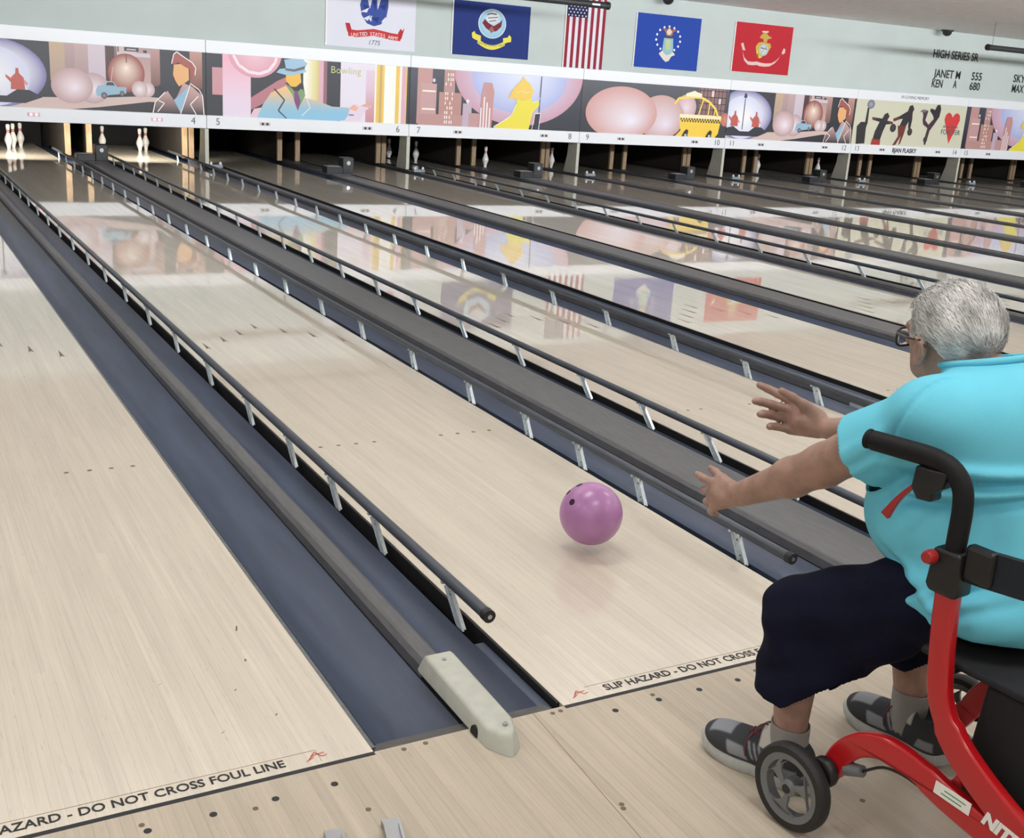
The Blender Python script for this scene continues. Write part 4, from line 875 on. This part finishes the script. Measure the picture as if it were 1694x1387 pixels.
# seat sling, cross bars, storage bag, backrest
MB().box(.085, .525, -.435, -.165, .492, .508, .006).build('seat', 'seatfab', ro)
for f_ in (-.24, -.435): MB().tube([(.055, f_, .49), (.555, f_, .49)], .011, 12).build('seat_bar', 'blackp', ro, 50)
for a, b in ((.075, .54),): MB().tube([(a, -.30, .27), (b, -.30+.02*(1 if a < b else -1), .47)], .011, 12).build('cross_brace', 'red', ro, 50)
bag = MB(); bag.add([(.11, -.30, .485), (.47, -.30, .485), (.47, -.46, .485), (.11, -.46, .485), (.12, -.27, .19), (.46, -.27, .19), (.46, -.47, .19), (.12, -.47, .19)], [(0,1,2,3), (4,7,6,5), (0,4,5,1), (1,5,6,2), (2,6,7,3), (3,7,4,0)])
bevelled(bag, 'storage_bag', 'seatfab', ro, .015)
path = spl([(.055, -.250, .725), (.062, -.31, .728), (.085, -.40, .732), (.16, -.485, .735), (.29, -.515, .735), (.44, -.485, .735), (.525, -.40, .732), (.548, -.31, .728), (.555, -.250, .725)], 6)
bs = MB(); n = len(path)
for i, p in enumerate(path):
    a = Vector(path[max(0, i-1)]); b = Vector(path[min(n-1, i+1)]); d = (b-a).normalized(); nn = Vector((-d.y, d.x, 0))*.007; h = .036
    bs.v += [(p[0]-nn.x, p[1]-nn.y, p[2]-h), (p[0]+nn.x, p[1]+nn.y, p[2]-h), (p[0]+nn.x, p[1]+nn.y, p[2]+h), (p[0]-nn.x, p[1]-nn.y, p[2]+h)]
    if i:
        for k in range(4): bs.f.append((4*i-4+k, 4*i-4+(k+1) % 4, 4*i+(k+1) % 4, 4*i+k))
bs.f += [(0, 1, 2, 3), (4*n-1, 4*n-2, 4*n-3, 4*n-4)]
bs.build('backrest_strap', 'strap', ro, 50)
for s_ in (.055, .555): MB().box(s_-.014, s_+.014, -.305, -.245, .695, .765, .008).build('backrest_hinge', 'blackp', ro)

# ------------------------------------------------------------------ sculpting by distance fields
OFF = np.zeros(3)
UP = np.array([.058, .037, -.010])      # the bowler sits well inside the near handle
def rcone(a, b, ra, rb):
    a = np.array(a)+OFF; b = np.array(b)+OFF
    def d(X):
        ba = b-a; L2 = ba@ba; t = np.clip(((X-a)@ba)/L2, 0, 1)
        return np.linalg.norm(X-a-t[..., None]*ba, axis=-1)-(ra+(rb-ra)*t)
    return d, np.minimum(a-ra, b-rb), np.maximum(a+ra, b+rb)
def ell(c, r, rot=None):
    c = np.array(c)+OFF; r = np.array(r); Rm = np.array(rot) if rot is not None else np.eye(3)
    def d(X):
        q = (X-c)@Rm; k0 = np.linalg.norm(q/r, axis=-1); k1 = np.linalg.norm(q/(r*r), axis=-1)+1e-9
        return k0*(k0-1)/k1
    m_ = max(r); return d, c-m_, c+m_
def rotx(a): c, s = math.cos(a), math.sin(a); return [[1,0,0],[0,c,-s],[0,s,c]]
class Field:
    def __init__(s, lo, hi, h):
        s.lo = np.array(lo, float); s.h = h; s.n = np.ceil((np.array(hi)-s.lo)/h).astype(int)+1; s.F = np.full(s.n, .2, np.float32)
    def sub(s, lo, hi):
        i0 = np.maximum(0, np.floor((lo-s.lo)/s.h).astype(int)); i1 = np.minimum(s.n, np.ceil((hi-s.lo)/s.h).astype(int)+1)
        sl = tuple(slice(a, b) for a, b in zip(i0, i1))
        ax = [s.lo[k]+s.h*np.arange(i0[k], max(i0[k], i1[k])) for k in range(3)]
        return sl, np.stack(np.meshgrid(*ax, indexing='ij'), -1)
    def add(s, prim, k=.02):
        d, lo, hi = prim; sl, X = s.sub(lo-k-.035, hi+k+.035)
        if X.size == 0: return s
        e = d(X); f = s.F[sl]; hh = np.clip(.5+.5*(f-e)/k, 0, 1); s.F[sl] = f*(1-hh)+e*hh-k*hh*(1-hh); return s
    def cut(s, prim, k=.008):
        d, lo, hi = prim; sl, X = s.sub(lo-k-.02, hi+k+.02)
        if X.size == 0: return s
        e = -d(X); f = s.F[sl]; hh = np.clip(.5-.5*(f-e)/k, 0, 1); s.F[sl] = f*(1-hh)+e*hh+k*hh*(1-hh); return s
    def grid(s): return s.sub(s.lo, s.lo+s.h*(s.n-1))[1]
    def nets(s):
        F = s.F; ins = F < 0
        c = np.zeros(np.array(F.shape)-1, np.int8)
        for i in (0, 1):
            for j in (0, 1):
                for k in (0, 1): c += ins[i:F.shape[0]-1+i, j:F.shape[1]-1+j, k:F.shape[2]-1+k]
        act = (c > 0) & (c < 8); idx = np.full(act.shape, -1, np.int64); cells = np.argwhere(act); idx[act] = np.arange(len(cells))
        acc = np.zeros((len(cells), 3)); cnt = np.zeros(len(cells))
        cor = [(i, j, k) for i in (0, 1) for j in (0, 1) for k in (0, 1)]
        for a in cor:
            for ax in range(3):
                if a[ax]: continue
                b = list(a); b[ax] = 1
                fa = F[cells[:, 0]+a[0], cells[:, 1]+a[1], cells[:, 2]+a[2]]; fb = F[cells[:, 0]+b[0], cells[:, 1]+b[1], cells[:, 2]+b[2]]
                m_ = (fa < 0) != (fb < 0); t = np.where(m_, fa/(fa-fb+1e-12), 0)
                p = np.array(a, float)[None]+t[:, None]*(np.array(b)-np.array(a))[None]
                acc += np.where(m_[:, None], p, 0); cnt += m_
        V = s.lo+s.h*(cells+acc/cnt[:, None])
        quads = []
        for ax in range(3):
            o1, o2 = [(1, 2), (2, 0), (0, 1)][ax]
            A = [slice(None)]*3; B = [slice(None)]*3; A[ax] = slice(0, -1); B[ax] = slice(1, None)
            ch = ins[tuple(A)] != ins[tuple(B)]; E_ = np.argwhere(ch)
            ok = (E_[:, o1] > 0) & (E_[:, o2] > 0) & (E_[:, o1] < F.shape[o1]-1) & (E_[:, o2] < F.shape[o2]-1); E_ = E_[ok]
            def ci(d1, d2): q = E_.copy(); q[:, o1] += d1; q[:, o2] += d2; return idx[q[:, 0], q[:, 1], q[:, 2]]
            Q = np.stack([ci(-1, -1), ci(0, -1), ci(0, 0), ci(-1, 0)], 1)
            fl = ~ins[E_[:, 0], E_[:, 1], E_[:, 2]]; Q[fl] = Q[fl][:, ::-1]; quads.append(Q)
        return V, np.concatenate(quads)
def net_obj(name, V, Q, m, parent, smooth_it=1):
    # hems and other open edges are evened out along their own line
    E_ = np.sort(np.concatenate([Q[:, [0, 1]], Q[:, [1, 2]], Q[:, [2, 3]], Q[:, [3, 0]]]), axis=1); U_, ct = np.unique(E_, axis=0, return_counts=True); B_ = U_[ct == 1]
    if len(B_):
        V = V.copy(); bv = np.unique(B_)
        for _ in range(12):
            acc = np.zeros_like(V); cn = np.zeros(len(V))
            np.add.at(acc, B_[:, 0], V[B_[:, 1]]); np.add.at(acc, B_[:, 1], V[B_[:, 0]]); np.add.at(cn, B_[:, 0], 1); np.add.at(cn, B_[:, 1], 1)
            V[bv] = V[bv]*.5+.5*acc[bv]/cn[bv][:, None]
    # gentle smoothing of the stair steps
    for _ in range(smooth_it):
        acc = np.zeros_like(V); cn = np.zeros(len(V))
        for a, b in ((0, 1), (1, 2), (2, 3), (3, 0)):
            np.add.at(acc, Q[:, a], V[Q[:, b]]); np.add.at(acc, Q[:, b], V[Q[:, a]]); np.add.at(cn, Q[:, a], 1); np.add.at(cn, Q[:, b], 1)
        V = V*.5+.5*acc/np.maximum(cn, 1)[:, None]
    me = bpy.data.meshes.new(name); me.from_pydata(V.tolist(), [], Q.tolist()); me.polygons.foreach_set('use_smooth', [True]*len(me.polygons)); me.materials.append(M[m]); me.update()
    return link(name, me, parent)
def keep(V, Q, mask):
    """faces whose mid point satisfies mask, loose vertices dropped"""
    c = V[Q].mean(1); Q = Q[mask(c)]; used = np.unique(Q); mp = np.full(len(V), -1); mp[used] = np.arange(len(used)); return V[used], mp[Q]

# ------------------------------------------------------------------ the seated bowler
pe = thing('person', 'person in a turquoise T-shirt and navy trousers seated on the red rollator, arms reaching forward', 'person', ORG, HEAD)
CX = .29
OFF = UP
BODY = [(ell((CX, -.22, .605), (.185, .150, .095)), .03), (ell((CX, -.13, .71), (.180, .195, .150)), .05), (ell((CX, -.13, .85), (.180, .155, .150)), .05), (ell((CX+.005, -.165, .955), (.165, .100, .095)), .05),
        (rcone((.115, -.075, .950), (.465, -.075, .950), .066, .066), .05), (rcone((CX, -.08, .98), (CX, .0, 1.06), .066, .060), .03)]
HA = -.30
def hr(p):
    c, s_ = math.cos(HA), math.sin(HA); x, y = p[0]-CX, p[1]-.01
    return (CX+c*x-s_*y, .01+s_*x+c*y, p[2])
RZ = np.array([[math.cos(HA), -math.sin(HA), 0], [math.sin(HA), math.cos(HA), 0], [0, 0, 1]])
def hell(c, r, rx=0.0): return ell(hr(c), r, RZ@np.array(rotx(rx)))
def hcone(a, b, ra, rb): return rcone(hr(a), hr(b), ra, rb)
HEADP = [(hell((CX, .020, 1.105), (.076, .104, .088), -.12), .015), (hell((CX, .055, 1.055), (.060, .072, .080), .15), .03), (hell((CX, .095, .995), (.030, .028, .026)), .03),
         (hcone((CX, .118, 1.075), (CX, .142, 1.042), .009, .015), .012), (hell((CX, .112, 1.018), (.026, .014, .012)), .012), (hcone((CX-.045, .112, 1.088), (CX+.045, .112, 1.088), .010, .010), .015)]
EAR = []
for sg in (-1, 1):
    EAR += [(hell((CX+sg*.078, .024, 1.050), (.008, .021, .032), .12), .006), (hcone((CX+sg*.086, .010, 1.068), (CX+sg*.083, .008, 1.045), .007, .006), .005), (hcone((CX+sg*.086, .012, 1.070), (CX+sg*.086, .032, 1.078), .007, .006), .005), (hell((CX+sg*.080, .026, 1.022), (.007, .010, .010)), .006)]
ARMS = [(rcone((.112, -.065, .945), (.105, .160, .772), .060, .047), .03), (rcone((.105, .160, .772), (.106, .245, .715), .047, .045), .02), (rcone((.106, .245, .715), (.108, .395, .622), .044, .030), .02),
        (rcone((.468, -.065, .945), (.535, .150, .800), .058, .046), .03), (rcone((.535, .150, .800), (.510, .25, .780), .046, .043), .02), (rcone((.510, .25, .780), (.452, .435, .735), .043, .028), .02)]
OFF = np.zeros(3); LEGS = []
for (hx, kx, kf, ax, af) in ((.25, .125, .165, .108, .138), (.42, .485, .135, .503, .100)):
    LEGS += [(rcone((hx, -.17, .580), (kx, kf, .430), .080, .052), .04), (rcone((kx, kf, .430), (kx*.6+ax*.4, kf-.012, .33), .052, .052), .03), (rcone((kx*.6+ax*.4, kf-.012, .33), (ax, af, .13), .054, .037), .02), (rcone((ax, af, .13), (ax, af-.01, .07), .036, .034), .02), (rcone((ax, af-.01, .055), (ax-.01, af+.09, .05), .028, .020), .02)]
def hand(wrist, F_, N_, thumbside, curls, splay, scale=1.0, thumb=(.55, .75, .35), tcurl=.5):
    """five fingers of unequal length; curls: total bend per finger index..little"""
    F_ = Vector(F_).normalized(); N_ = Vector(N_); N_ = (N_-F_*N_.dot(F_)).normalized(); T_ = F_.cross(N_).normalized()
    if T_.dot(Vector(thumbside)) < 0: T_ = -T_
    w = Vector(wrist); out = []; nails = []; k = scale
    kn = []
    for i in range(4):
        kp = w+F_*(.088-.004*abs(i-1)-.004*(i == 3))*k+T_*(.031-.0205*i)*k-N_*.004*k; kn.append(kp)
        out.append((rcone(w+F_*.012*k+T_*(.014-.009*i)*k, kp, .015*k, .0125*k), .012))
    out.append((ell(w+F_*.05*k, (.012*k+.018, .018*k+.012, .024*k)), .015))
    for i in range(4):
        ln_ = [(.044, .026, .021), (.048, .029, .022), (.045, .027, .021), (.034, .021, .019)][i]; p = kn[i]; ang = 0; sp = splay[i]
        for j in range(3):
            ang += curls[i]*(.40, .36, .24)[j]
            base = (F_*math.cos(sp)+T_*math.sin(sp)).normalized(); d = base*math.cos(ang)+N_*math.sin(ang)
            q = p+d*ln_[j]*k; r0 = (.0112, .0103, .0095, .0084)[j]*k*(1 if i < 3 else .88); r1 = (.0103, .0095, .0084)[j]*k*(1 if i < 3 else .88)
            out.append((rcone(p, q, r0, r1), .004)); p = q
        nn = -(N_*math.cos(ang)-base*math.sin(ang)); nails.append((p-d*.005*k+nn*.0055*k, d, nn))
    d = (F_*thumb[0]+T_*thumb[1]+N_*thumb[2]).normalized(); p = w+F_*.022*k+T_*.022*k; a0 = .016; 
    for j, (l_, r0, r1) in enumerate(((.042, .016, .0125), (.033, .0115, .0100), (.027, .0098, .0080))):
        q = p+d*l_*k; out.append((rcone(p, q, r0*k, r1*k), .006 if j else .014)); p = q; d = (d+F_*tcurl*.5+N_*tcurl*.25).normalized()
    nails.append((p-d*.005*k+T_*.006*k, d, T_))
    return out, nails
OFF = UP
HL, nl = hand((.108, .405, .616), (-.02, .93, -.30), (1, .05, -.25), (0, 0, 1), (.45, 1.0, 1.25, 1.35), (.28, .06, -.16, -.38), .98, (.85, .50, .10), .2)
HR, nr = hand((.450, .448, .733), (-.28, .95, .12), (-.95, -.25, .20), (0, 0, 1), (.55, 1.35, 1.65, 1.8), (.16, .02, -.04, -.10), 1.16, (.85, .38, .60), .35)
fb = Field((-.01, -.42, -.005), (.70, .80, 1.23), .0043)
for p, k in BODY+HEADP+EAR+ARMS+LEGS+HL+HR: fb.add(p, k)
V, Q = fb.nets(); net_obj('body', V, Q, 'skin', pe)
for p, d, nn in nl+nr:
    p = p+Vector(UP)
    a = d.cross(nn).normalized(); mb = MB(); vs = []
    for u, v in ((-1, -.8), (-.5, -1), (.5, -1), (1, -.8), (1, .6), (.5, 1), (-.5, 1), (-1, .6)): vs.append(p+a*u*.0042+d*v*.0055+nn*(.0012-.0012*u*u))
    mb.add(vs, [tuple(range(8))]); mb.build('fingernail', 'nail', pe)

# T-shirt: cloth a little proud of the body, open at hem, sleeves and collar
SH = Field((-.02, -.44, .48), (.72, .26, 1.12), .0048)
def fat(prim, g):
    d, lo, hi = prim; return (lambda X: d(X)-g), lo-g, hi+g
for p, k in BODY[:5]: SH.add(fat(p, .013), k+.012)
SH.add(ell((CX, -.06, .70), (.200, .185, .130)), .05)           # the belly in front
SH.add(ell((CX, -.215, .590), (.245, .195, .095)), .05)         # cloth spreading over the hips
SH.add(rcone((.130, -.085, .950), (.100, .075, .826), .072, .086), .03); SH.add(rcone((.450, -.085, .950), (.515, .06, .850), .074, .090), .035)
SH.add(rcone((CX, -.105, .99), (CX, -.04, 1.05), .078, .070), .03)
X = SH.grid(); x_, y_, z_ = X[..., 0]-UP[0], X[..., 1]-UP[1], X[..., 2]-UP[2]
wr = .0022*np.sin(26*z_+14*y_+5*np.sin(9*x_))*np.clip((.98-z_)/.3, 0, 1)
def fold(d, w, amp): return amp*np.exp(-(d/w)**2)
bk = np.clip((-.02-y_)/.06, 0, 1)
for (zz, ax_, ay_, amp) in ((.868, .05, -.10, .016), (.822, .10, -.22, .014)):
    d = z_-zz-ax_*(x_-.1)-ay_*(y_+.2); wr += bk*(fold(d, .012, amp)-fold(d+.024, .012, amp))*np.clip((x_+.02)/.08, 0, 1)*np.clip((.34-x_)/.1, 0, 1)
# slanting folds gathered above the hem
for (c0_, sl_, amp) in ((.585, -.55, .009), (.615, -.75, .010), (.64, -.35, .010), (.60, .5, .008)):
    d = z_-c0_-sl_*(y_+.18); wr += (fold(d, .013, amp)-fold(d+.028, .014, amp))*np.exp(-((z_-.60)/.055)**2)
# folds fanning below the collar and from the shoulder seam
for (ang, amp) in ((.9, .008), (1.5, .010), (2.2, .008)):
    d = (x_-CX+.02)*math.sin(ang)-(z_-1.03)*math.cos(ang)+(y_+.12)*.3; wr += fold(d, .012, amp)*np.exp(-((z_-1.0)/.035)**2)*bk
d = (y_+.055)+.35*(z_-.93); wr -= fold(d, .006, .009)*np.clip((.16-x_)/.03, 0, 1)*np.clip((z_-.84)/.03, 0, 1)
for (c0_, amp) in ((-.02, .008), (.03, .007), (.055, .006)):
    d = (y_-c0_)*.75+(z_-.86)*.9-.2*(x_-.1); wr += fold(d, .012, amp)*np.clip((.17-x_)/.04, 0, 1)*np.clip((y_+.04)/.03, 0, 1)
wr += .004*np.sin(70*x_+30*y_)*np.exp(-((z_-.56)/.03)**2)
SH.F = (SH.F-wr).astype(np.float32)
V, Q = SH.nets()
axl = np.array([-.010, .245, -.185]); axl /= np.linalg.norm(axl); axr = np.array([.065, .20, -.14]); axr /= np.linalg.norm(axr)
OFF = UP; belly = ell((CX, -.06, .70), (.200, .185, .130))[0]; abd = fat(BODY[1][0], .013)[0]
def shirt_mask(c):
    tum = np.minimum(belly(c), abd(c)) < .016
    c = c-UP
    hem = .553+.030*np.clip((c[:, 1]+.12)/.2, -.3, 1)+.008*np.sin(18*c[:, 0]+22*c[:, 1])
    m1 = c[:, 2] > hem
    m2 = ~((c[:, 0] < .22) & ((c-np.array([.105, .058, .843]))@axl > 0) & (c[:, 1] > -.06) & (np.linalg.norm(np.cross(c-np.array([.105, .058, .843]), axl), axis=1) < .105) & ~tum)
    m3 = ~((c[:, 0] > .40) & ((c-np.array([.515, .06, .850]))@axr > 0) & (c[:, 1] > .0) & (np.linalg.norm(c-np.array([.52, .08, .83]), axis=1) < .14))
    m4 = (c[:, 2] < 1.042-.30*(c[:, 1]+.02)) | (abs(c[:, 0]-CX) > .10)
    return m1 & m2 & m3 & m4
V, Q = keep(V, Q, shirt_mask)
sh = net_obj('t_shirt', V, Q, 'shirt', pe, 2)
OFF = np.zeros(3)
so = sh.modifiers.new('cloth_thickness', 'SOLIDIFY'); so.thickness = .003; so.offset = 0
cl_ = [(CX+UP[0]+.078*math.cos(a), -.062+UP[1]+.088*math.sin(a), 1.036+UP[2]-.30*(-.042+.088*math.sin(a))) for a in [2*PI*k/40 for k in range(41)]]
MB().tube(cl_, .0075, 8, False).build('collar', 'shirt', sh, 60)
# trousers cut below the knee
TR = Field((-.02, -.42, .17), (.62, .32, .72), .005)
TR.add(ell((CX+.058, -.185, .592), (.185, .140, .085)), .03)
for (hx, kx, kf, lx, lf, hz) in ((.25, .122, .158, .112, .152, .200), (.42, .485, .125, .500, .110, .235)):
    TR.add(rcone((hx, -.165, .580), (kx, kf, .430), .102, .080), .04)
    TR.add(rcone((kx, kf+.003, .425), (lx, lf, hz), .080, .080), .03)
    TR.add(rcone(((hx+kx)/2, -.02, .45), (lx, lf-.025, hz+.05), .05, .055), .06)
X = TR.grid(); x_, y_, z_ = X[..., 0], X[..., 1], X[..., 2]
TR.F = (TR.F-(.004*np.sin(30*y_-42*z_+10*x_)+.002*np.sin(75*z_+40*y_+30*x_)+.002)*np.clip((z_-.15)/.1, 0, 1)).astype(np.float32)
V, Q = TR.nets()
V, Q = keep(V, Q, lambda c: np.where(c[:, 0] < .29, c[:, 2] > .234+.9*np.clip(.11-c[:, 1], 0, 1)+.004*np.sin(40*c[:, 1]), c[:, 2] > .240+.9*np.clip(.07-c[:, 1], 0, 1)))
tr = net_obj('trousers', V, Q, 'pants', pe, 2)
so = tr.modifiers.new('cloth_thickness', 'SOLIDIFY'); so.thickness = .003; so.offset = 0

# socks and running shoes
for side, (ax, af, tx, tf) in enumerate(((.108, .138, .060, .345), (.503, .100, .490, .262))):
    nm = 'left' if side == 0 else 'right'
    f = Field((ax-.07, af-.08, .05), (ax+.07, af+.08, .20), .004); f.add(rcone((ax, af, .165), (ax, af-.005, .06), .045, .044), .01)
    V, Q = f.nets(); V, Q = keep(V, Q, lambda c: c[:, 2] < .160+.05*(c[:, 1]-af)); s_ = net_obj('sock', V, Q, 'sock', pe); so = s_.modifiers.new('cloth_thickness', 'SOLIDIFY'); so.thickness = .003
    d = Vector((tx-ax, tf-af, 0)).normalized(); pr_ = Vector((d.y, -d.x, 0)); c0 = Vector((tx, tf, 0))-d*.285     # heel end
    def L(u, v, z): q = c0+d*u+pr_*v; return (q.x, q.y, z)
    lo = np.array(c0)-.12; hi = np.array(c0)+.40; lo[2] = -.004; hi[2] = .20; lo = np.minimum(np.array(L(-.03, 0, 0)), np.array(L(.32, 0, 0)))-.08; hi = np.maximum(np.array(L(-.03, 0, 0)), np.array(L(.32, 0, 0)))+.08; lo[2] = -.002; hi[2] = .19
    rm = np.array([[pr_.x, d.x, 0], [pr_.y, d.y, 0], [0, 0, 1]])
    f = Field(lo, hi, .0030)
    f.add(ell(L(.215, 0, .050), (.047, .072, .040), rm), .02); f.add(ell(L(.12, 0, .060), (.042, .095, .045), rm), .03); f.add(ell(L(.048, 0, .062), (.038, .050, .052), rm), .03)
    f.add(rcone(L(.05, 0, .085), L(.11, 0, .105), .040, .036), .02); f.cut(rcone(L(.062, 0, .13), L(.075, 0, .20), .034, .045), .006)
    X = f.grid(); f.F = np.maximum(f.F, .026-X[..., 2]).astype(np.float32)
    V, Q = f.nets(); sh_ = net_obj('shoe', V, Q, 'shoe_dark', pe)
    # grey mesh panels between dark overlays
    du = (V-np.array(c0))@np.array(d); dv = abs((V-np.array(c0))@np.array(pr_)); z = V[:, 2]
    sm = lambda a, b, x: np.clip((x-a)/(b-a), 0, 1)
    w = sm(.200, .206, du)*(1-sm(.258, .264, du))*sm(.060, .064, z)*(1-sm(.030, .034, dv))
    w = np.maximum(w, sm(.012, .016, dv)*sm(.036, .040, z)*(1-sm(.068, .072, z))*sm(.146, .151, du-.5*(z-.04))*(1-sm(.196, .201, du-.3*(z-.04))))
    for k in range(3): w = np.maximum(w, sm(.012, .016, dv)*sm(.046, .05, z)*(1-sm(.084, .088, z))*sm(.0, .003, du-.098-.014*k-.5*(z-.04))*(1-sm(.006, .009, du-.098-.014*k-.5*(z-.04))))
    w = np.maximum(w, sm(.012, .016, dv)*sm(.036, .04, z)*(1-sm(.064, .068, z))*sm(.022, .026, du)*(1-sm(.068, .072, du+.4*(z-.04))))
    w2 = sm(.086, .090, z)*sm(.084, .088, du)*(1-sm(.124, .128, du))*sm(.006, .01, dv)
    dk, gr, wh = np.array([.040, .043, .050]), np.array([.27, .29, .32]), np.array([.58, .56, .52])
    cl = dk+(gr-dk)*w[:, None]; cl = cl+(wh-cl)*w2[:, None]
    at = sh_.data.color_attributes.new('ink', 'FLOAT_COLOR', 'POINT'); at.data.foreach_set('color', np.concatenate([cl, np.ones((len(cl), 1))], 1).ravel().astype(np.float32))
    sh_.data.materials.clear(); sh_.data.materials.append(M['cloth'])
    # sole
    n = 40; out = []
    for k in range(n):
        a = 2*PI*k/n; uu = .143+.152*math.cos(a); wv = (.047 if uu > .15 else .040)-.006*math.cos((uu-.12)*22); out.append((uu, wv*math.sin(a)))
    so_ = MB()
    lv = [(.0006, .94), (.004, 1.0), (.016, 1.02), (.027, 1.0), (.030, .96)]
    vs = [L(.143+(u-.143)*k, v*k, z+(.018*max(0, (u-.22)/.075)**2 if u > .22 else 0)+(.008*max(0, (.03-u)/.03)**2 if u < .03 else 0)) for z, k in lv for u, v in out]
    fs = [(i*n+k, i*n+(k+1) % n, (i+1)*n+(k+1) % n, (i+1)*n+k) for i in range(len(lv)-1) for k in range(n)]+[tuple(range(n)), tuple((len(lv)-1)*n+k for k in range(n))]
    so_.add(vs, fs).build('sole', 'sole', sh_, 50)
    # tongue and laces
    tg = MB(); pts = [(.165, .088), (.130, .112), (.108, .136), (.098, .158)]
    for u, z in pts: tg.v += [L(u, -.020, z-.004), L(u, 0, z+.003), L(u, .020, z-.004), L(u-.006, .018, z-.010), L(u-.006, -.018, z-.010)]
    for i in range(3):
        for k in range(5): tg.f.append((5*i+k, 5*i+(k+1) % 5, 5*i+5+(k+1) % 5, 5*i+5+k))
    tg.f += [(0, 1, 2, 3, 4), (15, 19, 18, 17, 16)]
    tg.build('tongue', 'tongue', sh_, 50)
    for i in range(5):
        u = .185-.017*i; z = .086+.0085*i; w_ = .026
        MB().tube([L(u+.004, -w_, z-.008), L(u-.003, -.012, z+.006), L(u-.008, .010, z+.008), L(u-.014, w_, z-.003)], .0022, 6).build('lace', 'lace', sh_, 60)
        MB().tube([L(u+.004, w_, z-.008), L(u-.003, .012, z+.0065), L(u-.008, -.010, z+.0085), L(u-.014, -w_, z-.003)], .0022, 6).build('lace', 'lace', sh_, 60)
    for sg in (-1, 1):
        MB().tube([L(*p) for p in spl([(.118, 0, .128), (.125, sg*.020, .140), (.135, sg*.036, .132), (.135, sg*.036, .112), (.122, sg*.018, .118), (.118, 0, .128)], 5)], .0022, 6).build('lace_bow', 'lace', sh_, 60)
        MB().tube([L(*p) for p in spl([(.118, 0, .128), (.140, sg*.03, .118), (.155, sg*.046, .085), (.150, sg*.049, .055)], 5)], .0021, 6).build('lace_end', 'lace', sh_, 60)

# hair: a close cap over the scalp plus combed strands
HF = Field((CX+UP[0]-.13, -.12, .96), (CX+UP[0]+.13, .20, 1.23), .004)
for p, k in HEADP[:2]: HF.add(fat(p, .007), k)
X = HF.grid(); HF.F = (HF.F-.002*np.sin(70*X[..., 0]+20*X[..., 2])*np.sin(55*X[..., 1])).astype(np.float32)
V, Q = HF.nets()
def hair_mask(c):
    q = c-UP-np.array([CX, .01, 0]); x = math.cos(HA)*q[:, 0]+math.sin(HA)*q[:, 1]; y = .01-math.sin(HA)*q[:, 0]+math.cos(HA)*q[:, 1]; z = q[:, 2]
    line = np.where(y > .095, 1.130, np.where(y > .07, 1.085+1.8*np.clip(y-.07, 0, 1), np.where(y > .0, 1.080, 1.012+1.36*np.clip(y+.05, 0, .05))))
    return z > line
V, Q = keep(V, Q, hair_mask)
hair = net_obj('hair', V, Q, 'hair', pe, 1); so = hair.modifiers.new('hair_depth', 'SOLIDIFY'); so.thickness = .004; so.offset = -1
C_ = V[Q].mean(1); Nn = np.cross(V[Q[:, 2]]-V[Q[:, 0]], V[Q[:, 3]]-V[Q[:, 1]]); Nn /= np.linalg.norm(Nn, axis=1)[:, None]+1e-12
ctr = np.array([CX, .02, 1.09])+UP; Nn *= np.sign(((C_-ctr)*Nn).sum(1))[:, None]
st = MB(); rg = np.random.RandomState(5)
for i in rg.randint(0, len(C_), 9000):
    p = Vector(C_[i])+Vector(rg.normal(0, .0015, 3)); n_ = Vector(Nn[i]); dirv = Vector((rg.normal(0, .16)-.25+.30*(p.x-CX-UP[0])/.08, -1, -.45+rg.normal(0, .16)))
    dt = (dirv-n_*dirv.dot(n_)).normalized(); l_ = rg.uniform(.018, .040); sd_ = dt.cross(n_)*rg.uniform(.0003, .0007); lift = rg.uniform(.002, .006)
    a = p-n_*.001; b = p+dt*l_*.5+n_*lift; c = p+dt*l_+n_*(lift*.6-.002)
    st.add([a-sd_, a+sd_, b+sd_, b-sd_, c], [(0,1,2,3), (3,2,4)])
me = bpy.data.meshes.new('strands'); me.from_pydata(st.v, [], st.f); me.materials.append(M['hair']); me.materials.clear(); me.materials.append(M['strand']); so_ = link('hair_strands', me, hair); so_['kind'] = 'stuff'

# spectacles
gl = MB()
def rim(cx):
    pts = []
    for k in range(25):
        a = 2*PI*k/24; x = math.copysign(abs(math.cos(a))**.6, math.cos(a))*.026; z = math.copysign(abs(math.sin(a))**.65, math.sin(a))*.019
        pts.append((CX+cx+x*1.08, .140-.16*abs(cx+x)*abs(cx+x)/.06, 1.056+z*1.1))
    return pts
def G(P_): return [tuple(Vector(hr(p))+Vector(UP)) for p in P_]
g0 = MB().tube(G(rim(-.034)), .0028, 8, False).build('eyeglasses', 'glasses', pe, 60); 
MB().tube(G(rim(.034)), .0028, 8, False).build('rim', 'glasses', g0, 60); MB().tube(G([(CX-.010, .139, 1.062), (CX, .144, 1.066), (CX+.010, .139, 1.062)]), .0025, 8).build('bridge', 'glasses', g0, 60)
for sg in (-1, 1):
    MB().tube(G([(CX+sg*.060, .122, 1.068), (CX+sg*.076, .110, 1.069), (CX+sg*.084, .06, 1.070), (CX+sg*.090, .016, 1.076), (CX+sg*.084, .0, 1.066)]), [.0038, .0036, .003, .0028, .0024], 8).build('temple', 'glasses', g0, 60)
    lm = MB(); r_ = G(rim(sg*.034)[:-1]); lm.add(r_+[(a, b-.0015, c) for a, b, c in r_], [tuple(range(24)), tuple(range(47, 23, -1))]); lm.build('lens', 'lens', g0)
